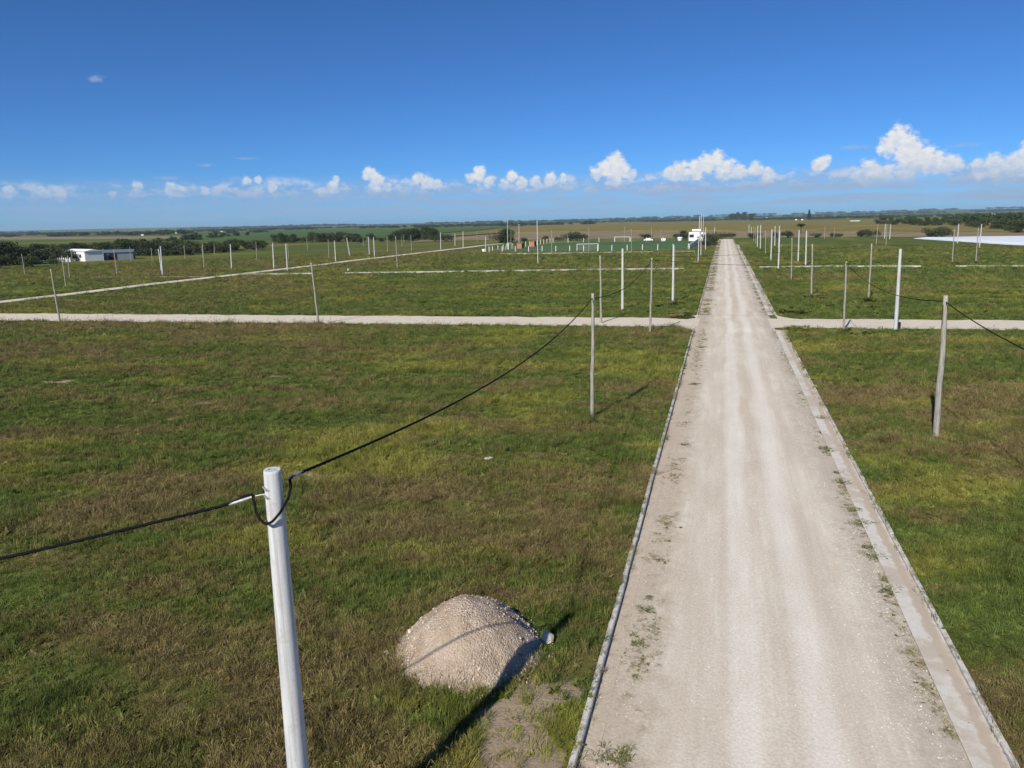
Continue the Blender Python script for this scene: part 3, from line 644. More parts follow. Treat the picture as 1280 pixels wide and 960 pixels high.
# ------------------------------------------------------------------ trees
def blob_crown(mb, centres, n, leaf, r):
    for i in range(n):
        c, rad = r.choice(centres)
        d = Vector((r.gauss(0, 1), r.gauss(0, 1), r.gauss(0, 1))).normalized() * (r.random() ** .45)
        p = Vector(c) + Vector((d.x * rad[0], d.y * rad[1], d.z * rad[2]))
        if p.z < .05: p.z = abs(p.z) + .02
        u = Vector((r.gauss(0, 1), r.gauss(0, 1), r.gauss(0, 1))).normalized(); w = u.cross(Vector((r.gauss(0, 1), r.gauss(0, 1), r.gauss(0, 1)))).normalized()
        L = leaf * r.uniform(.6, 1.4)
        mb.add([p - u * L, p + w * L * .6, p + u * L, p - w * L * .6], [(0, 1, 2, 3)])
def make_tree(kind, seed):
    """unit height tree: trunk and crown, built standing at the origin"""
    r = random.Random(seed); root = empty('tree' if kind in 'abk' else ('palm_tree' if kind == 'p' else 'bush')); tk = MB(); cr = MB()
    if kind in 'ab':
        top = .42
        tk.tube([(0, 0, -.03), (.01, .01, .2), (.0, .02, top)], [.04, .032, .022], 7)
        cs = []
        for i in range(9 if kind == 'a' else 7):
            a = r.uniform(0, 6.283); rad = r.uniform(.10, .46); z = r.uniform(.22, .80); c = (rad * math.cos(a), rad * math.sin(a), z)
            q = r.uniform(.17, .27); cs.append((c, (q * 1.25, q * 1.25, q)))
            tk.tube([(0, .02, top * r.uniform(.7, 1)), (c[0] * .6, c[1] * .6, (top + c[2]) / 2), c], [.018, .012, .005], 5)
        cs.append(((0, 0, .78), (.2, .2, .2))); blob_crown(cr, cs, 2000, .036, r)
    elif kind == 'c':
        cs = []
        for i in range(8):
            a = r.uniform(0, 6.283); rad = r.uniform(.15, .75); c = (rad * math.cos(a), rad * math.sin(a), r.uniform(.25, .66)); q = r.uniform(.24, .36); cs.append((c, (q * 1.35, q * 1.35, q)))
            tk.tube([(0, 0, -.03), (c[0] * .5, c[1] * .5, c[2] * .6), c], [.03, .02, .008], 5)
        blob_crown(cr, cs, 1300, .048, r)
    elif kind == 'k':
        tk.tube([(0, 0, -.03), (0, 0, .95)], [.03, .006], 7); cs = [((r.gauss(0, .02), r.gauss(0, .02), z), ((1.02 - z) * .30 + .03, (1.02 - z) * .30 + .03, .10)) for z in np.linspace(.16, .93, 12)]
        blob_crown(cr, cs, 1600, .03, r)
    elif kind == 'p':
        tk.tube([(0, 0, -.03), (.02, 0, .3), (.0, 0, .62)], [.045, .035, .03], 7)
        for i in range(26):
            a = 6.283 * i / 26 + r.uniform(-.15, .15); L = r.uniform(.34, .46); e = r.uniform(-.1, .75); c, s_ = math.cos(a), math.sin(a); w = .05
            p = [(0, 0, .62), (c * L * .5, s_ * L * .5, .62 + L * .5 * math.sin(e) + .06), (c * L, s_ * L, .62 + L * math.sin(e) * .55 - .06)]
            cr.add([p[0], (p[1][0] - s_ * w, p[1][1] + c * w, p[1][2]), p[2], (p[1][0] + s_ * w, p[1][1] - c * w, p[1][2])], [(0, 1, 2), (0, 2, 3)])
        blob_crown(cr, [((0, 0, .66), (.25, .25, .12))], 260, .05, r)
    tk.build('trunk', M_barkm, root); cr.build('crown', M_leaf[kind], root)
    return root
TREES = [(-221,177,7.5,'a'),(-227,186,6.3,'a'),(-221,186,5.5,'a'),(-272,233,5.5,'a'),(-208,165,4.0,'a'),(-224,173,7.2,'a'),(-328,286,4.0,'b'),(-335,296,4.1,'b'),(-324,294,4.0,'a'),(-317,293,4.8,'a'),(-323,304,4.1,'b'),(-318,302,3.3,'a'),(-266,259,5.2,'a'),(-280,277,5.2,'b'),(-239,241,6.5,'a'),(-234,241,6.7,'a'),(-245,256,6.1,'b'),(-224,239,5.7,'a'),(-259,231,2.9,'c'),(-231,254,5.0,'a'),(-212,238,5.3,'b'),(-222,252,4.6,'a'),(-232,269,4.9,'a'),(-213,251,5.5,'b'),(-222,267,3.8,'a'),(-214,266,4.8,'a'),(-223,283,4.0,'b'),(-216,282,5.0,'a'),(-228,302,5.0,'a'),(-241,325,3.7,'b'),(-216,299,3.8,'c'),(-245,348,3.0,'c'),(-445,493,3.9,'a'),(-455,518,4.7,'b'),(-464,545,5.6,'a'),(-478,576,5.9,'a'),(-528,657,5.9,'b'),(-591,762,4.8,'a'),(-617,819,5.1,'a'),(-297,437,5.4,'a'),(-277,413,6.6,'b'),(-285,432,5.3,'a'),(-270,427,4.2,'c'),(-259,422,6.7,'a'),(-253,420,5.6,'b'),(-254,437,4.8,'a'),(-246,434,6.3,'a'),(-227,410,4.9,'b'),(-233,429,5.1,'a'),(-216,406,3.9,'c'),(-207,419,3.5,'c'),(-199,415,4.4,'a'),(-214,456,6.4,'b'),(-208,454,7.4,'a'),(-193,429,7.5,'a'),(-208,473,7.7,'b'),(-238,558,7.8,'a'),(-164,401,4.6,'c'),(-156,398,5.0,'c'),(-109,353,5.6,'c'),(-106,352,7.1,'a'),(-102,351,6.3,'b'),(-103,377,2.5,'c'),(-98,404,2.7,'c'),(-85,383,2.5,'c'),(-79,380,4.6,'c'),(-74,378,5.4,'c'),(-74,393,3.9,'c'),(-42,409,3.1,'c'),(-41,426,1.8,'c'),(-22,384,3.6,'c'),(-19,382,4.4,'a'),(-5,272,3.4,'c'),(-5,297,4.3,'c'),(-4,326,5.1,'c'),(1,403,2.5,'c'),(4,401,2.9,'c'),(15,380,3.5,'c'),(26,389,3.2,'c'),(31,386,3.9,'c'),(43,380,2.7,'c'),(51,376,2.6,'c'),(55,388,1.9,'c'),(64,383,3.4,'c'),(66,382,4.1,'c'),(71,395,3.1,'c'),(87,356,3.4,'c'),(92,367,4.9,'c'),(91,354,5.1,'c'),(46,483,7.0,'p'),(26,2889,25.1,'a'),(54,3201,32.6,'b'),(76,3046,31.0,'a'),(84,2542,21.9,'a'),(214,2064,24.6,'k'),(154,823,7.2,'a'),(160,810,7.8,'b'),(153,746,6.5,'a'),(170,790,7.6,'a'),(163,728,8.4,'b'),(156,675,6.5,'a'),(160,669,7.7,'a'),(164,662,7.0,'b'),(192,745,7.8,'a'),(184,689,7.8,'a'),(176,643,7.3,'b'),(190,677,8.3,'a'),(172,597,7.9,'a'),(158,536,5.6,'c'),(189,621,8.7,'b'),(157,503,5.2,'a'),(153,479,5.8,'a'),(143,438,5.7,'b'),(151,454,5.9,'a'),(142,418,6.2,'a'),(151,431,5.6,'b'),(148,413,6.1,'a'),(268,851,8.7,'a'),(295,904,10.1,'b'),(325,966,9.8,'a')]
_r = random.Random(9); EXTRA = []
for x, y, h, kd in TREES:
    if kd in 'ab' and x < -190 and y < 900:
        EXTRA += [(round(x + _r.uniform(-9, 9), 1), round(y + _r.uniform(3, 16), 1), round(h * _r.uniform(.7, 1.05), 1), _r.choice('abc')) for _ in range(2)]
TREES += EXTRA
def tree_text(x, y, kd):
    if kd == 'p': return 'solitary palm-like tree with a flat crown above the golden field edge', None
    if kd == 'k': return 'lone dark conical tree standing tall on the horizon', None
    bush = kd == 'c'; nm = 'bush' if bush else 'tree'
    if y > 2000: return 'large dark tree in the clump on the horizon at the end of the street', 'trees in the clump on the horizon'
    if x > 140:
        w_ = 'just beyond the white plastic rows' if y < 560 else 'in the farther wood beyond the white plastic rows'
        t_ = 'dark' if kd == 'a' else ('lighter green' if kd == 'b' else 'low dark')
        return ('%s %s %s' % (t_, nm, w_), '%s %ss %s' % (t_, nm, w_))
    if x > 60 and x < 75: return 'rounded dark bush on the brown soil beside the pole pair', 'bushes on the brown soil beside the poles'
    if x > 80: return 'big dark bush behind the tip of the white plastic rows', 'bushes behind the white plastic rows'
    if x > 8: return 'low dark bush at the brown soil edge right of the street end', 'bushes right of the street end'
    if x > 0: return 'round bush standing across the far end of the gravel street', 'bushes at the street end'
    if x > -8: return 'dark hedge bush between the clubhouse and the gravel street', 'hedge beside the clubhouse'
    if x > -50: return ('dark %s behind the football pitch near the clubhouse' % nm, '%s behind the pitch near the clubhouse' % nm)
    if x > -112: return ('dark %s behind the left end of the football pitch' % nm, '%s behind the left end of the pitch' % nm)
    if x > -170: return 'wide round bush between the far left street and the golden field', 'bushes by the golden field'
    if y > 400 and x > -300:
        w_ = 'in the belt in front of the green crop field' if x < -222 else 'in the belt where the green crop meets the golden field'
        t_ = 'tall dark' if kd == 'a' else ('lighter green' if kd == 'b' else 'low dark')
        return ('%s %s %s' % (t_, nm, w_), '%s %ss %s' % (t_, nm, w_))
    if x < -400: return 'dark tree in the hedgerow climbing behind the green crop field', 'hedgerow behind the green field'
    ton = 'dark' if kd == 'a' else ('lighter green' if kd == 'b' else 'low dark')
    if y < 200: w_ = 'beside the white post fence left of the farmhouse'
    elif x < -300: w_ = 'in the farther row beyond the white farmhouse'
    elif y < 265: w_ = 'close behind the white farmhouse and metal shed'
    else: w_ = 'at the grassland edge past the metal shed'
    return ('%s %s %s' % (ton, nm, w_), '%s %ss %s' % (ton, nm, w_))
protos = {kd: [make_tree(kd, 100 + 7 * i + ord(kd)) for i in range({'a': 3, 'b': 2, 'c': 3, 'k': 1, 'p': 1}[kd])] for kd in 'abckp'}
used = set()
for i, (x, y, h, kd) in enumerate(TREES):
    p = protos[kd][i % len(protos[kd])]
    if p.name in used: o = copy_tree(p)
    else: o = p; used.add(p.name)
    w = random.uniform(.95, 1.35) * (1.15 if kd in 'ab' else 1.0) if kd in 'abc' else 1.0
    o.location = (x, y, float(land(x, y)) - .02); o.scale = (h * w, h * w, h * 1.06); o.rotation_euler = (0, 0, random.uniform(0, 6.28))
    lb, gp = tree_text(x, y, kd); tag(o, lb, 'bush' if kd == 'c' else 'tree', gp)
for kd in protos:
    for p in protos[kd]:
        if p.name not in used:
            for ch in list(p.children): bpy.data.objects.remove(ch)
            bpy.data.objects.remove(p)

# far-off woods along the horizon: one mass
def lump(seed):
    r = random.Random(seed); mb = MB(); cs = [((r.uniform(-.6, .6), r.uniform(-.5, .5), r.uniform(.25, .6)), (r.uniform(.3, .5), r.uniform(.3, .5), r.uniform(.25, .4))) for _ in range(5)]
    blob_crown(mb, cs, 420, .09, r); return mb
FW = proto_collection('far_tree_kinds', [raw_obj('lump_%s' % c, lump(70 + i), M_leaf['a']) for i, c in enumerate('abc')])
fx, fy = [], []
lines = [((-2600, 3000), (1800, 4200), 420), ((-3600, 2900), (-900, 3400), 260), ((-2500, 1900), (-700, 2500), 130), ((-300, 3000), (1000, 2300), 260), ((-1900, 1350), (-900, 1250), 70), ((240, 900), (900, 1500), 260), ((250, 640), (420, 1000), 120), ((-4500, 5200), (2600, 6200), 500), ((-5000, 7600), (3500, 8400), 420), ((-900, 2100), (-350, 2000), 60)]
for a, b_, n in lines:
    tt = RNG.random(n); u = fbm(tt * 22, tt * 0, int(abs(a[0])) % 50); tt = tt[u > .40]; jx = RNG.normal(0, 14, len(tt)); jy = RNG.normal(0, 45, len(tt))
    fx += list(a[0] + (b_[0] - a[0]) * tt + jx); fy += list(a[1] + (b_[1] - a[1]) * tt + jy)
fx, fy = np.array(fx), np.array(fy); N = len(fx); dd = np.hypot(fx, fy); s = np.where(dd > 4500, RNG.uniform(12, 22, N), RNG.uniform(6, 12, N)); sw = s * RNG.uniform(1.0, 2.2, N)
scatter('far_wood', np.stack([fx, fy, land(fx, fy) - .5], 1), np.stack([np.zeros(N), np.zeros(N), RNG.uniform(0, 6.283, N)], 1), np.stack([sw, sw, s], 1), FW, RNG.integers(0, 3, N), {}, 'far-off dark woods and hedgerows along the horizon', 'wood')

# weedy clumps around the far poles
CL = proto_collection('clump_kinds', [raw_obj('clump_a', broadleaf(60, .6, 81), M_grass), raw_obj('clump_b', tuft(50, .5, .5, .04, 1, 82), M_grass)])
cx, cy = [], []
for x, y, n, r in [(17.6, 96.5, 30, 1.7), (14, 90, 24, 2.4), (11.6, 99.5, 26, 1.1), (12, 126.5, 10, 1.0), (-3.7, 77.6, 26, .8), (-6, 90, 20, 1.6), (50, 172, 30, 3.5), (42, 176, 16, 3.0), (8, 84, 30, 1.6), (7, 70, 26, 1.0), (10.5, 69, 14, 1.2), (-4, 80, 14, .9), (12.5, 156, 12, 1.2)]:
    cx += list(RNG.normal(x, r * .6, n)); cy += list(RNG.normal(y, r * .6, n))
cx, cy = np.array(cx), np.array(cy); N = len(cx); s = RNG.uniform(.6, 1.3, N)
scatter('verge_weeds', np.stack([cx, cy, land(cx, cy)], 1), np.stack([RNG.normal(0, .2, N), RNG.normal(0, .2, N), RNG.uniform(0, 6.28, N)], 1), np.stack([s, s, s * .9], 1), CL, RNG.integers(0, 2, N), {'dry': RNG.uniform(.15, .7, N), 'lime': np.zeros(N)}, 'rank weeds growing round the crossing and the pole feet', 'weeds')

# ------------------------------------------------------------------ poles
def pole_mesh(kind):
    mb = MB()
    if kind == 'w': mb.tube([(0, 0, -.3), (0, 0, 0), (0, 0, 3.5), (0, 0, 7)], [.172, .170, .145, .122], 8, rot=math.pi / 8)
    elif kind == 'm': mb.tube([(0, 0, -.3), (0, 0, 0), (0, 0, 3.5), (0, 0, 7)], [.125, .12, .095, .07], 8)
    else:
        r = random.Random(5); mb.tube([(0, 0, -.3)] + [(r.uniform(-.02, .02), r.uniform(-.02, .02), z) for z in np.linspace(0, 7, 9)], [.115] + [.115 - .035 * i / 8 + r.uniform(-.004, .004) for i in range(9)], 10)
    me = bpy.data.meshes.new('utility_pole'); me.from_pydata(mb.v, [], mb.f); me.update(); me.materials.append({'w': M_pole, 'g': M_wood, 'm': M_pole}[kind])
    if kind != 'w': me.polygons.foreach_set('use_smooth', [len(p.vertices) == 4 for p in me.polygons])
    return me
PM = {q: pole_mesh(q) for q in 'wgm'}
POLES = [(-74.4,65.0,6.11,'g',-0.1),(-117.7,105.3,5.81,'g',1.8),(-140.8,127.3,4.96,'g',3.2),(-168.3,139.4,5.15,'g',0.9),(-139.6,139.4,5.86,'g',0.7),(-193.2,188.4,4.70,'g',3.6),(-215.6,196.9,3.93,'g',3.3),(-183.8,189.9,4.96,'g',2.0),(-187.5,203.1,4.23,'g',1.3),(-136.4,150.4,5.59,'w',-1.9),(-122.6,135.3,6.58,'w',3.0),(-182.6,213.2,4.70,'g',2.1),(-187.4,228.2,3.99,'g',0.2),(-132.2,160.9,6.44,'g',4.3),(-194.3,243.4,4.18,'g',4.6),(-121.4,158.1,6.33,'w',3.0),(-145.5,202.4,5.74,'g',3.1),(-109.1,158.5,6.35,'w',2.2),(-100.7,151.7,6.41,'w',1.4),(-132.8,201.2,5.13,'g',1.4),(-182.2,291.7,5.19,'g',0.8),(-125.5,213.4,6.07,'g',1.9),(-109.8,190.4,6.17,'w',1.0),(-124.3,225.4,6.23,'w',-6.3),(-174.8,331.7,4.53,'g',-0.3),(-119.3,230.3,6.26,'w',0.1),(-109.5,214.9,6.50,'w',0.4),(-125.0,256.5,5.78,'g',1.2),(-75.3,159.3,7.59,'g',0.0),(-150.3,324.6,4.47,'g',1.6),(-172.8,375.9,4.68,'g',1.4),(-119.1,266.0,5.91,'g',-0.4),(-41.4,67.2,6.57,'g',-1.9),(-112.5,280.7,6.76,'w',1.6),(-122.4,323.7,5.70,'w',1.8),(-109.4,299.4,6.84,'w',1.3),(-124.5,362.4,5.86,'g',0.5),(-82.9,250.4,5.34,'w',1.6),(-119.1,369.5,5.86,'g',0.3),(-116.7,372.5,6.18,'g',-0.2),(-81.3,273.3,11.48,'m',0.9),(-98.8,337.8,6.30,'g',1.2),(-81.0,288.9,9.16,'m',0.5),(-43.6,172.5,10.70,'m',-0.5),(-53.3,229.1,7.43,'g',0.4),(-40.6,226.3,8.03,'g',-0.2),(-73.2,349.7,3.67,'g',-1.0),(12.4,381.3,6.79,'w',-3.0),(13.5,380.7,5.65,'w',-3.0),(12.5,324.8,6.41,'g',-1.9),(12.7,309.5,6.02,'g',-3.1),(11.6,267.9,7.40,'w',-1.7),(11.7,247.7,7.75,'w',-2.5),(11.5,213.1,6.65,'g',-3.1),(11.2,183.6,7.41,'w',-1.2),(18.2,281.2,7.03,'w',-2.1),(18.0,259.2,7.36,'w',-0.7),(11.1,156.7,7.48,'w',-1.3),(11.2,128.0,6.83,'g',-3.0),(17.0,180.1,7.24,'w',-1.9),(17.2,165.8,7.30,'w',-2.2),(11.4,100.7,6.75,'g',-3.0),(43.6,352.1,5.68,'g',-1.5),(49.9,370.7,4.99,'g',2.5),(10.9,70.2,6.29,'g',-2.5),(17.6,97.1,6.84,'g',-1.7),(15.5,71.8,7.27,'w',-2.0),(10.1,36.7,6.69,'g',-2.4),(52.1,282.6,6.91,'g',-0.2),(67.5,349.1,6.27,'w',-2.4),(51.9,265.3,7.07,'g',-3.1),(68.4,343.5,6.06,'w',-1.9),(48.3,178.3,6.83,'g',-2.9),(78.2,285.3,6.66,'w',-2.1),(51.8,174.8,7.07,'g',-2.3),(72.8,244.1,6.97,'w',-1.5),(-11.7,72.4,6.84,'g',-1.0),(-6.3,36.2,6.66,'g',0.3),(-11.1,84.5,7.11,'w',-0.8),(-6.1,65.9,6.87,'g',0.1),(-5.8,92.6,7.14,'w',-0.9),(-46.0,353.7,7.02,'g',-0.8),(-28.1,233.2,7.38,'g',-0.9),(-33.7,361.3,6.60,'g',-1.3),(-28.5,352.8,4.95,'g',-1.4),(-5.6,180.0,10.83,'m',-0.1),(-5.8,208.9,11.33,'m',-1.5),(-7.8,307.0,11.80,'m',-1.4),(-5.5,248.5,7.44,'w',-1.4),(-4.1,352.7,6.22,'w',0.9),(-26.0,-10.0,6.8,'g',0),(11.6,12.5,6.6,'g',0),(66.0,118.0,6.7,'g',0)]
def pole_text(x, y, kd, ln):
    c = 'white concrete pole' if kd == 'w' else ('tall slim floodlight mast' if kd == 'm' else 'slim grey wooden pole')
    one = {(-6.3, 36.2): 'slim grey wooden pole in the near left field holding the sagging cable', (10.1, 36.7): 'thick weathered wooden pole in the near right field with cable tied on top', (10.9, 70.2): 'grey wooden pole on the near edge of the right cross street',
           (15.5, 71.8): 'white concrete pole on the right cross street with a dark box at its foot', (-11.7, 72.4): 'slim grey wooden pole standing on the left cross street itself', (-11.1, 84.5): 'white concrete pole just past the left cross street, farther from the gravel street', (-5.8, 92.6): 'white concrete pole just past the left cross street, next to the gravel street',
           (-6.1, 65.9): 'grey wooden pole at the grassy corner of the gravel street and left cross street', (17.6, 97.1): 'grey wooden pole with rank weeds at its foot past the right cross street', (-124.3, 225.4): 'white pole leaning strongly left beside the far left street', (-75.3, 159.3): 'slim grey pole alone in the left field just behind the long kerb line',
           (-26.0, -10.0): 'slim grey wooden pole where the cable over the left field ends', (11.6, 12.5): 'slim grey wooden pole where the cable over the right field ends', (66.0, 118.0): 'slim grey wooden pole ending the thin cable over the right field',
           (-43.6, 172.5): 'very tall thin mast alone in the field in front of the football pitch', (-82.9, 250.4): 'short thick white pole at the near left corner of the football pitch'}
    if (x, y) in one: return one[(x, y)], None
    if kd == 'm': return (('tall slim floodlight mast beside the gravel street near the clubhouse', 'masts near the clubhouse') if x > -20 else ('tall slim floodlight mast on the left side of the football pitch', 'masts left of the pitch'))
    if x > 40: return ('%s in the grass towards the white plastic rows' % c, '%ss towards the white plastic rows' % c)
    if x > 8: return ('%s in the two rows right of the gravel street beyond the crossing' % c, '%ss in rows right of the street' % c)
    if x > -8: return '%s between the clubhouse and the gravel street' % c, '%ss beside the clubhouse' % c
    if y < 70: return 'slim grey pole leaning on the near edge of the left cross street', 'poles on the near edge of the left cross street'
    if x > -100 and y > 200: return '%s beside the football pitch' % c, '%ss around the pitch' % c
    if kd == 'w': return 'white concrete pole along the far left street', 'white poles along the far left street'
    if x < -180 and y < 250: return 'slim grey pole in the grass near the farmhouse and shed', 'grey poles near the farmhouse'
    if y > 290: return 'slim grey pole in the grass before the far tree belts', 'grey poles before the far tree belts'
    return 'slim grey pole in the grass left of the far left street', 'grey poles left of the far left street'
POLE_AT = {}
for x, y, h, kd, ln in POLES:
    o = bpy.data.objects.new('utility_pole' if kd != 'm' else 'floodlight_mast', PM[kd]); COL.objects.link(o)
    w = 1.0 if kd != 'g' else random.uniform(.85, 1.1)
    if (x, y) == (10.1, 36.7): w = 1.25
    if (x, y) == (-6.3, 36.2): w = .95
    o.location = (x, y, float(land(x, y)) - .05); o.scale = (w, w, (h + .05) / 7); o.rotation_euler = (random.uniform(-.01, .01), R(ln), random.uniform(0, .5))
    lb, gp = pole_text(x, y, kd, ln); tag(o, lb, 'pole' if kd != 'm' else 'mast', gp)
    POLE_AT[(x, y)] = Vector((x + math.sin(R(ln)) * h, y, h))
    if kd == 'm' and h > 9 and x < -75:
        mb = MB(); mb.box((0, 0, 7.02), (.9, .12, .10)); mb.box((-.3, -.12, 7.06), (.3, .2, .14)); mb.box((.3, -.12, 7.06), (.3, .2, .14)); mb.build('lamp_head', M_steel, o)
    if (x, y) == (15.5, 71.8):
        mb = MB(); mb.box((.27, .02, .42), (.24, .22, .55)); mb.build('meter_box', M_dark, o)
    if (x, y) == (10.1, 36.7):
        mb = MB(); mb.tube([(-.11, -.02, 6.55), (-.13, -.05, 6.2), (-.16, -.09, 5.9), (-.11, -.05, 5.7), (-.10, 0, 5.5)], .012, 6); mb.build('loose_cable_end', M_black, o)

# near pole: octagonal cast concrete with fittings
PB = Vector((-5.88, 7.92, 0)); PT = Vector((-5.775, 7.92, 7.08))
np_root = empty('utility_pole', PB); tag(np_root, 'big white concrete pole with cable loop at its top beside the gravel heap', 'pole')
ax = (PT - PB); mb = MB(); mb.tube([(0, 0, -.3), (0, 0, 0), tuple(ax * .5), tuple(ax * .995), tuple(ax)], [.182, .178, .148, .119, .110], 24)
sh = mb.build('shaft', M_pole, np_root)
sh.data.polygons.foreach_set('use_smooth', [len(p.vertices) == 4 for p in sh.data.polygons])
mb = MB(); mb.tube([tuple(ax + Vector((-.035, -.02, -.01))), tuple(ax + Vector((-.035, -.02, .004)))], .014, 10); mb.build('core_hole', M_dark, np_root)
mb = MB(); mb.tube([tuple(ax + Vector((.085, .03, -.13))), tuple(ax + Vector((.098, .04, -.05))), tuple(ax + Vector((.085, .03, .012)))], [.022, .026, .02], 8); mb.build('cap_lug', M_pole, np_root)
for dz, s_ in ((-.245, 1), (-.36, .9)):
    mb = MB(); c0 = ax + Vector((-.05, -.112, dz)); mb.tube([tuple(c0 + Vector((-.05, .01, .02))), tuple(c0 + Vector((.0, -.03, .01))), tuple(c0 + Vector((.055, -.005, -.025)))], .011 * s_, 6); mb.tube([tuple(c0 + Vector((.01, .05, -.005))), tuple(c0 + Vector((.01, -.035, -.005)))], .016, 6)
    mb.build('hook_bolt', M_steel, np_root)

# cables: twisted bundles
def catmull(p, n):
    p = [Vector(q) for q in p]; out = []
    for i in range(len(p) - 1):
        a, b_, c, d = p[max(i - 1, 0)], p[i], p[i + 1], p[min(i + 2, len(p) - 1)]
        for j in range(n):
            t = j / n; out.append(.5 * ((2 * b_) + (c - a) * t + (2 * a - 5 * b_ + 4 * c - d) * t * t + (3 * b_ - a - 3 * c + d) * t ** 3))
    return out + [p[-1]]
def span(a, b_, sag, n):
    a, b_ = Vector(a), Vector(b_); return [a.lerp(b_, i / n) - Vector((0, 0, 4 * sag * (i / n) * (1 - i / n))) for i in range(n + 1)]
def twisted(pts, r, strands=3, pitch=.45, off=None):
    mb = MB(); off = off or r * .95; L = 0; ph = []
    for i, p in enumerate(pts):
        if i: L += (p - pts[i - 1]).length
        ph.append(L / pitch * 2 * math.pi)
    for s_ in range(strands):
        q = []
        for i, p in enumerate(pts):
            t = (pts[min(i + 1, len(pts) - 1)] - pts[max(i - 1, 0)]).normalized(); u = t.cross(Vector((0, 0, 1)))
            u = u.normalized() if u.length > .05 else Vector((1, 0, 0)); v = t.cross(u); w = ph[i] + s_ * 2 * math.pi / strands
            q.append(p + (u * math.cos(w) + v * math.sin(w)) * off)
        mb.tube(q, r, 5)
    return mb
def cable(name, pts, label, r=.013, strands=3, pitch=.45):
    o = twisted(pts, r, strands, pitch).build(name, M_black, smooth=True); return tag(o, label, 'cable')
rc0 = Vector((-5.66, 8.12, 6.87)); rc1 = Vector((-5.68, 8.42, 6.86))
pa = Vector((-6.30, 36.14, 6.42))
cab = cable('overhead_cable', span(rc1, pa, .72, 620), 'black cable sagging from the big white pole to the slim wooden pole behind it')
mb = MB(); mb.tube([rc0, rc0.lerp(rc1, .6), rc1 + (rc1 - rc0) * .25], [.014, .026, .018], 8); mb.build('clamp', M_steel, cab)
mb = MB(); mb.tube([Vector((-5.74, 8.02, 6.88)), rc0 + Vector((0, .05, .0))], .008, 6); mb.build('clamp_link', M_steel, cab)
lc0 = Vector((-6.03, 7.80, 6.71)); lc1 = Vector((-6.33, 7.66, 6.62))
cab2 = cable('overhead_cable', span(lc1, (-26, -10, 6.7), .55, 520), 'black cable leaving the big white pole over the left field')
mb = MB(); mb.tube([lc0, lc0.lerp(lc1, .5), lc1], [.016, .026, .020], 8); mb.build('clamp', M_steel, cab2)
mb = MB(); mb.tube([Vector((-5.86, 7.86, 6.74)), lc0], .008, 6); mb.build('clamp_link', M_steel, cab2)
loop = catmull([lc1 + Vector((-.02, -.01, .0)), lc0 + Vector((-.04, -.02, .03)), (-6.00, 7.76, 6.66), (-5.95, 7.72, 6.52), (-5.86, 7.70, 6.40), (-5.76, 7.71, 6.38), (-5.66, 7.80, 6.48), (-5.61, 7.98, 6.66), (-5.62, 8.08, 6.80), rc0 + Vector((.0, .03, .0)), rc1], 8)
cable('jumper_cable', loop, 'black cable loop hanging round the top of the big white pole', .011, 3, .6)
# other spans
def P(k_, dz=.12): v = POLE_AT[k_]; return (v.x, v.y, v.z - dz)
cable('overhead_cable', span(P((-6.3, 36.2), .24), P((-6.1, 65.9)), .75, 260), 'black cable between the two wooden poles nearest the left street edge', .013)
cable('overhead_cable', span(P((-6.1, 65.9)), P((10.9, 70.2)), .35, 120), 'thin black cable crossing over the gravel street at the near side of the crossing', .010)
cable('overhead_cable', span(P((10.9, 70.2)), P((10.1, 36.7), .3), .85, 280), 'black cable between the two wooden poles right of the street', .013)
cable('overhead_cable', span(P((10.1, 36.7), .3), (11.6, 12.5, 6.5), 1.0, 300), 'black cable running from the thick weathered pole out over the right field', .014)
cable('overhead_cable', span(P((-11.7, 72.4)), P((17.6, 97.1)), .45, 160), 'thin black cable crossing high over the gravel street beyond the crossing', .010)
cable('overhead_cable', span(P((17.6, 97.1)), (66, 118, 6.6), .6, 160), 'thin black cable running right over the field from the weedy wooden pole', .011)
cable('overhead_cable', span(P((-74.4, 65.0), .1), P((-41.4, 67.2), .1), .5, 10), 'x', .004) if False else None

# ------------------------------------------------------------------ football pitch furniture
def goal(x0, y0, x1, y1, depth, label):
    c = Vector(((x0 + x1) / 2, (y0 + y1) / 2, 0)); root = empty('football_goal', c, math.atan2(y1 - y0, x1 - x0)); W_ = 7.32 / 2; Hh = 2.44; r = .07
    for s_ in (-1, 1):
        mb = MB(); mb.tube([(s_ * W_, 0, 0), (s_ * W_, 0, Hh)], r, 8); mb.build('post', M_white, root)
        mb = MB(); mb.tube([(s_ * W_, 0, Hh), (s_ * W_, depth * .4, Hh), (s_ * W_, depth, 0)], .03, 6); mb.build('net_support', M_white, root)
    mb = MB(); mb.tube([(-W_, 0, Hh), (W_, 0, Hh)], r, 8); mb.build('crossbar', M_white, root)
    mb = MB()
    for i in range(25):
        xx = -W_ + 2 * W_ * i / 24; mb.tube([(xx, 0, Hh), (xx, depth * .4, Hh), (xx, depth, 0)], .006, 3, False)
    for j in range(9):
        t_ = j / 8; yy, zz = (depth * .4 + depth * .6 * t_, Hh * (1 - t_)); mb.tube([(-W_, yy, zz), (W_, yy, zz)], .006, 3, False)
    tag(mb.build('net', M_net, root), kind='stuff')
    tag(root, label, 'goal')
goal(-48.9, 247.5, -41.2, 249.5, -1.9, 'white football goal at the near end of the pitch')
goal(-50.0, 347.6, -42.7, 346.9, 1.9, 'white football goal at the far end of the pitch')
goal(-79.4, 268.0, -80.4, 275.2, 1.5, 'white football goal standing side-on left of the pitch')
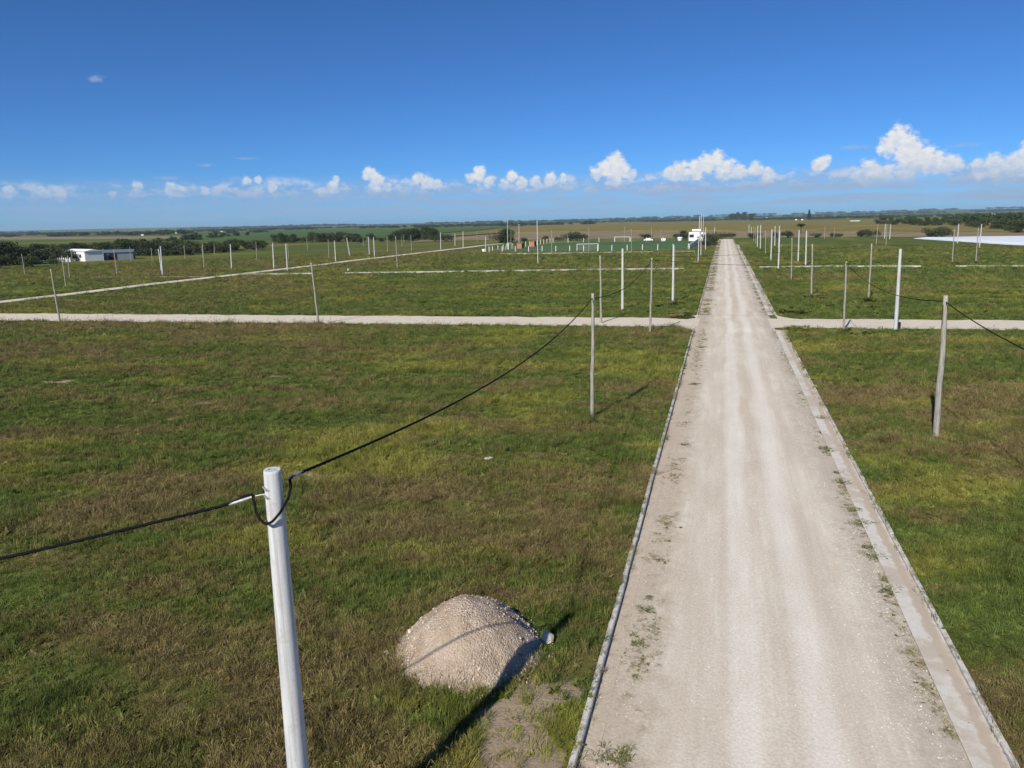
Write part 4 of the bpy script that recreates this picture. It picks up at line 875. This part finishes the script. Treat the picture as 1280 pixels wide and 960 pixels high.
def fence(pts, step, label, h=2.0, net=M_shade):
    root = empty('pitch_fence', (*pts[0], 0)); o0 = Vector((*pts[0], 0)); proto = None
    for a, b_ in zip(pts[:-1], pts[1:]):
        a, b_ = Vector((*a, 0)), Vector((*b_, 0)); L = (b_ - a).length; n = max(1, round(L / step))
        for i in range(n + 1):
            p = a.lerp(b_, i / n) - o0
            if proto is None:
                mb = MB(); mb.box((0, 0, h / 2 + .05), (.16, .16, h + .1)); o = proto = mb.build('post', M_white, root)
            else: o = proto.copy(); COL.objects.link(o)
            o.location = p
            if i < n:
                q = a.lerp(b_, (i + 1) / n) - o0; nn = Vector((-(q - p).y, (q - p).x, 0)).normalized() * .012
                mesh_obj('netting', [tuple(p + nn + Vector((0, 0, .1))), tuple(q + nn + Vector((0, 0, .1))), tuple(q + nn + Vector((0, 0, h))), tuple(p + nn + Vector((0, 0, h)))], [(0, 1, 2, 3)], net, root)
    tag(root, label, 'fence')
fence([(-79.5, 244.2), (-55, 242.8), (-36, 244.5), (-11.2, 251.5)], 5.0, 'green netting fence with white posts along the near side of the pitch')
fence([(-79.6, 248.5), (-81.5, 347)], 7.0, 'green netting fence with white posts along the left side of the pitch')
fence([(-81.0, 351.5), (-20, 352.2)], 8.0, 'green netting fence with white posts along the far side of the pitch', 1.9)
fence([(-10.9, 254.0), (-10.3, 338)], 6.0, 'white sheeted fence between the pitch and the masts', 1.8, M_white)
def dugout(x, y, label):
    root = empty('dugout', (x, y, 0)); mb = MB(); mb.box((0, -1.6, 1.1), (2.0, .12, 2.2)); mb.build('side_wall', M_pink, root)
    mb = MB(); mb.box((0, 1.6, 1.1), (2.0, .12, 2.2)); mb.build('side_wall', M_pink, root)
    mb = MB(); mb.box((-.95, 0, 1.1), (.1, 3.06, 2.2)); mb.build('back_wall', M_pink, root)
    mb = MB(); mb.box((.1, 0, 2.26), (2.5, 3.6, .1)); mb.build('roof', M_greyroof, root)
    mb = MB(); mb.box((-.45, 0, .45), (.4, 2.8, .08)); mb.box((-.45, 0, .21), (.1, 2.4, .40)); mb.build('bench', M_wood, root)
    tag(root, label, 'dugout')
dugout(-77.0, 276.6, 'red brick dugout on the left touchline, the one nearer the near goal'); dugout(-77.3, 297.5, 'red brick dugout on the left touchline, the one nearer the far goal')
# clubhouse
def windowed(root, c, d, m, rects, face='-y'):
    mb = MB(); mb.box(c, d); mb.build('wall', m, root)
    for (u0, u1, z0, z1) in rects:
        y = c[1] - d[1] / 2; w = MB(); w.box(((u0 + u1) / 2, y - .03, (z0 + z1) / 2), (u1 - u0 + .16, .10, z1 - z0 + .16)); fr = w.build('window', M_white, root)
        w = MB(); w.box(((u0 + u1) / 2, y - .085, (z0 + z1) / 2), (u1 - u0, .03, z1 - z0)); w.build('pane', M_glass, fr)
ch = empty('clubhouse', (-12.2, 350, 0)); windowed(ch, (-.7, 0, 2.15), (5.0, 6.0, 4.3), M_white, [(-2.9, -.9, 1.7, 3.1)])
windowed(ch, (3.05, .6, 2.0), (2.4, 5.4, 4.0), M_white, [(2.2, 3.1, 1.9, 3.1)])
mb = MB(); mb.box((-.7, 0, 4.38), (5.4, 6.4, .14)); mb.build('roof', M_greyroof, ch)
mb = MB(); mb.box((.2, .4, 4.95), (4.0, 4.4, .9)); mb.build('parapet', M_white, ch)
mb = MB(); mb.box((1.2, -3.05, 1.05), (.95, .08, 2.1)); mb.build('door', M_dark, ch)
tag(ch, 'white two-level clubhouse with dark window at the far corner of the pitch', 'building')
mb = MB(); mb.tube([(0, 0, 0), (0, 0, .25), (0, 0, 1.5), (0, 0, 1.7)], [.9, 1.0, 1.35, 1.0], 14); o = mb.build('water_tank', M_white, loc=(-19.9, 356.5, 0)); tag(o, 'squat white tank widening upwards left of the clubhouse', 'tank')
mb = MB(); mb.box((0, 0, .8), (2.2, 1.2, .9)); mb.box((0, 0, .2), (1.8, .9, .4)); o = mb.build('utility_box', M_white, loc=(-27.6, 355.5, 0)); tag(o, 'low white box standing behind the pitch beside the car', 'box')
# parked car
car = empty('parked_car', (-34.6, 354.6, 0), R(2)); prof = [(-2.2, .35), (-2.25, .75), (-2.0, .92), (-1.45, 1.0), (-.85, 1.45), (.65, 1.47), (1.3, 1.02), (2.05, .88), (2.2, .6), (2.15, .33)]
def extr(pf, w0, w1, zsplit):
    mb = MB(); n = len(pf); hw = [w0 if z < zsplit else w1 for _, z in pf]
    mb.add([(x, -h, z) for (x, z), h in zip(pf, hw)] + [(x, h, z) for (x, z), h in zip(pf, hw)], [tuple(range(n)), tuple(range(2 * n - 1, n - 1, -1))] + [(i, n + i, n + (i + 1) % n, (i + 1) % n) for i in range(n)]); return mb
extr(prof, .86, .66, 1.2).build('body', M_carpaint, car)
for sy in (-1, 1):
    mb = MB(); mb.add([(-1.25, sy * .83, 1.04), (1.05, sy * .83, 1.04), (.6, sy * .70, 1.38), (-.78, sy * .70, 1.38)], [(0, 1, 2, 3)] if sy < 0 else [(3, 2, 1, 0)]); mb.build('side_window', M_glass, car)
    for wx in (-1.35, 1.35):
        mb = MB(); mb.tube([(wx, sy * .68, .33), (wx, sy * .88, .33)], .33, 14); wh = mb.build('wheel', M_tyre, car); mb = MB(); mb.tube([(wx, sy * .87, .33), (wx, sy * .895, .33)], .19, 10); mb.build('rim', M_steel, wh)
tag(car, 'white car parked behind the far touchline of the pitch', 'car')

# ------------------------------------------------------------------ farmhouse on the left, distant houses, plastic rows
fh = empty('farmhouse', (-220, 206, 0), R(-23)); windowed(fh, (0, 0, 1.7), (18.5, 6, 3.4), M_white, [(-8.5, -6.8, 1.2, 2.5), (-4.6, -2.6, .3, 2.6), (-.6, 1.4, 1.0, 2.4), (5.0, 6.4, 1.2, 2.4)])
mb = MB(); v = [(-9.5, -3.3, 3.4), (9.5, -3.3, 3.4), (9.5, 3.3, 3.4), (-9.5, 3.3, 3.4), (-9.5, 0, 4.1), (9.5, 0, 4.1)]; mb.add(v, [(0, 1, 5, 4), (2, 3, 4, 5), (1, 2, 5), (3, 0, 4), (0, 3, 2, 1)]); mb.build('roof', M_white, fh)
tag(fh, 'long low white farmhouse with dark openings among the left trees', 'house')
sh_ = empty('metal_shed', (-211.5, 212.5, 0), R(38)); mb = MB(); mb.box((0, 0, 1.3), (11, 7, 2.6)); mb.build('wall', M_greyroof, sh_)
mb = MB(); v = [(-5.8, -3.9, 2.6), (5.8, -3.9, 2.6), (5.8, 3.9, 2.6), (-5.8, 3.9, 2.6), (-5.8, 0, 3.6), (5.8, 0, 3.6)]; mb.add(v, [(0, 1, 5, 4), (2, 3, 4, 5), (1, 2, 5), (3, 0, 4), (0, 3, 2, 1)]); mb.build('roof', M_greyroof, sh_)
mb = MB(); mb.box((-1, -3.55, 1.1), (2.6, .1, 2.2)); mb.build('door', M_dark, sh_)
tag(sh_, 'blue-grey sheet metal shed joined to the white farmhouse', 'shed')
pf = empty('picket_fence', (-230.9, 191.0, 0)); a = Vector((0, 0, 0)); b_ = Vector((14.5, 5.9, 0)); proto = None
for i in range(25):
    if proto is None: mb = MB(); mb.box((0, 0, .75), (.3, .2, 1.5)); o = proto = mb.build('post', M_white, pf)
    else: o = proto.copy(); COL.objects.link(o)
    o.location = a.lerp(b_, i / 24)
for z in (.35, .8):
    mb = MB(); mb.box((7.25, 2.95, z), (15.6, .06, .22), math.atan2(5.9, 14.5)); mb.build('rail', M_white, pf)
tag(pf, 'low white post fence in front of the left trees', 'fence')
HOUSES = [(-1410,1620,21.7,9.7),(-1041,1111,6.8,3.4),(-1237,1586,11.3,4.5),(-1393,1841,10.4,5.2),(-1640,1861,11.1,8.4),(188,3460,27.3,11.7),(213,3180,17.9,10.7),(176,1989,6.7,4.5),(185,1931,6.5,4.4),(202,1275,23.2,2.9),(638,2069,17.0,9.7),(540,1832,17.2,6.4),(577,1791,12.7,4.2)]
for x, y, w, h in HOUSES:
    w, h = w * .62, h * .55
    rt = empty('house', (x, y, float(land(x, y))), math.atan2(-x, y) + random.uniform(-.3, .3)); mb = MB(); mb.box((0, 0, h * .5 - .5), (w, w * .6, h + 1)); mb.build('wall', M_white, rt)
    mb = MB(); a_, d_2 = w * .53, w * .33; v = [(-a_, -d_2, h), (a_, -d_2, h), (a_, d_2, h), (-a_, d_2, h), (-a_, 0, h * 1.25), (a_, 0, h * 1.25)]; mb.add(v, [(0, 1, 5, 4), (2, 3, 4, 5), (1, 2, 5), (3, 0, 4), (0, 3, 2, 1)]); mb.build('roof', M_white, rt)
    sx = 'distant white house among woods on the right horizon' if x > 400 else ('distant white farm building below the horizon beyond the golden crop' if x > 0 else 'distant white house far beyond the left tree belts')
    tag(rt, sx, 'house', {True: 'houses on the right horizon', False: 'buildings beyond the golden crop' if x > 0 else 'houses beyond the left tree belts'}[x > 400])
mb = MB()
for i in range(44):
    y = 262 + i * 1.9; x0 = 88.5 - (y - 262) * .135 + random.uniform(-.4, .4); x1 = x0 + 75; n = 6; sec = [(-.78 * math.cos(math.pi * j / n), .60 * math.sin(math.pi * j / n)) for j in range(n + 1)]
    v = []
    for kx in range(16):
        xx = x0 + (x1 - x0) * kx / 15; s_ = random.uniform(.92, 1.05) * (.25 if kx == 0 else 1); v += [(xx, y + a_ * s_, b2 * s_) for a_, b2 in sec]
    m_ = n + 1; mb.add(v, [(p * m_ + j, p * m_ + j + 1, (p + 1) * m_ + j + 1, (p + 1) * m_ + j) for p in range(15) for j in range(n)] + [tuple(range(m_))])
o = mb.build('plastic_tunnels', M_tarp, smooth=True); tag(o, 'field of low white plastic covered crop rows', 'crop tunnels', kind='stuff')

# ------------------------------------------------------------------ air
hz_ = MB(); hz_.box((0, 0, 43), (26400, 26400, 92)); m = bpy.data.materials.new('haze_air'); m.use_nodes = True; t = NT(m.node_tree); t.n.clear()
pv = t.new('ShaderNodeVolumePrincipled'); pv.inputs['Color'].default_value = (.55, .74, .97, 1); pv.inputs['Density'].default_value = 6.5e-5; pv.inputs['Anisotropy'].default_value = .1
ou = t.new('ShaderNodeOutputMaterial'); t.l.new(pv.outputs[0], ou.inputs['Volume'])
haze = hz_.build('haze', m); tag(haze, 'pale blue air haze', kind='stuff')
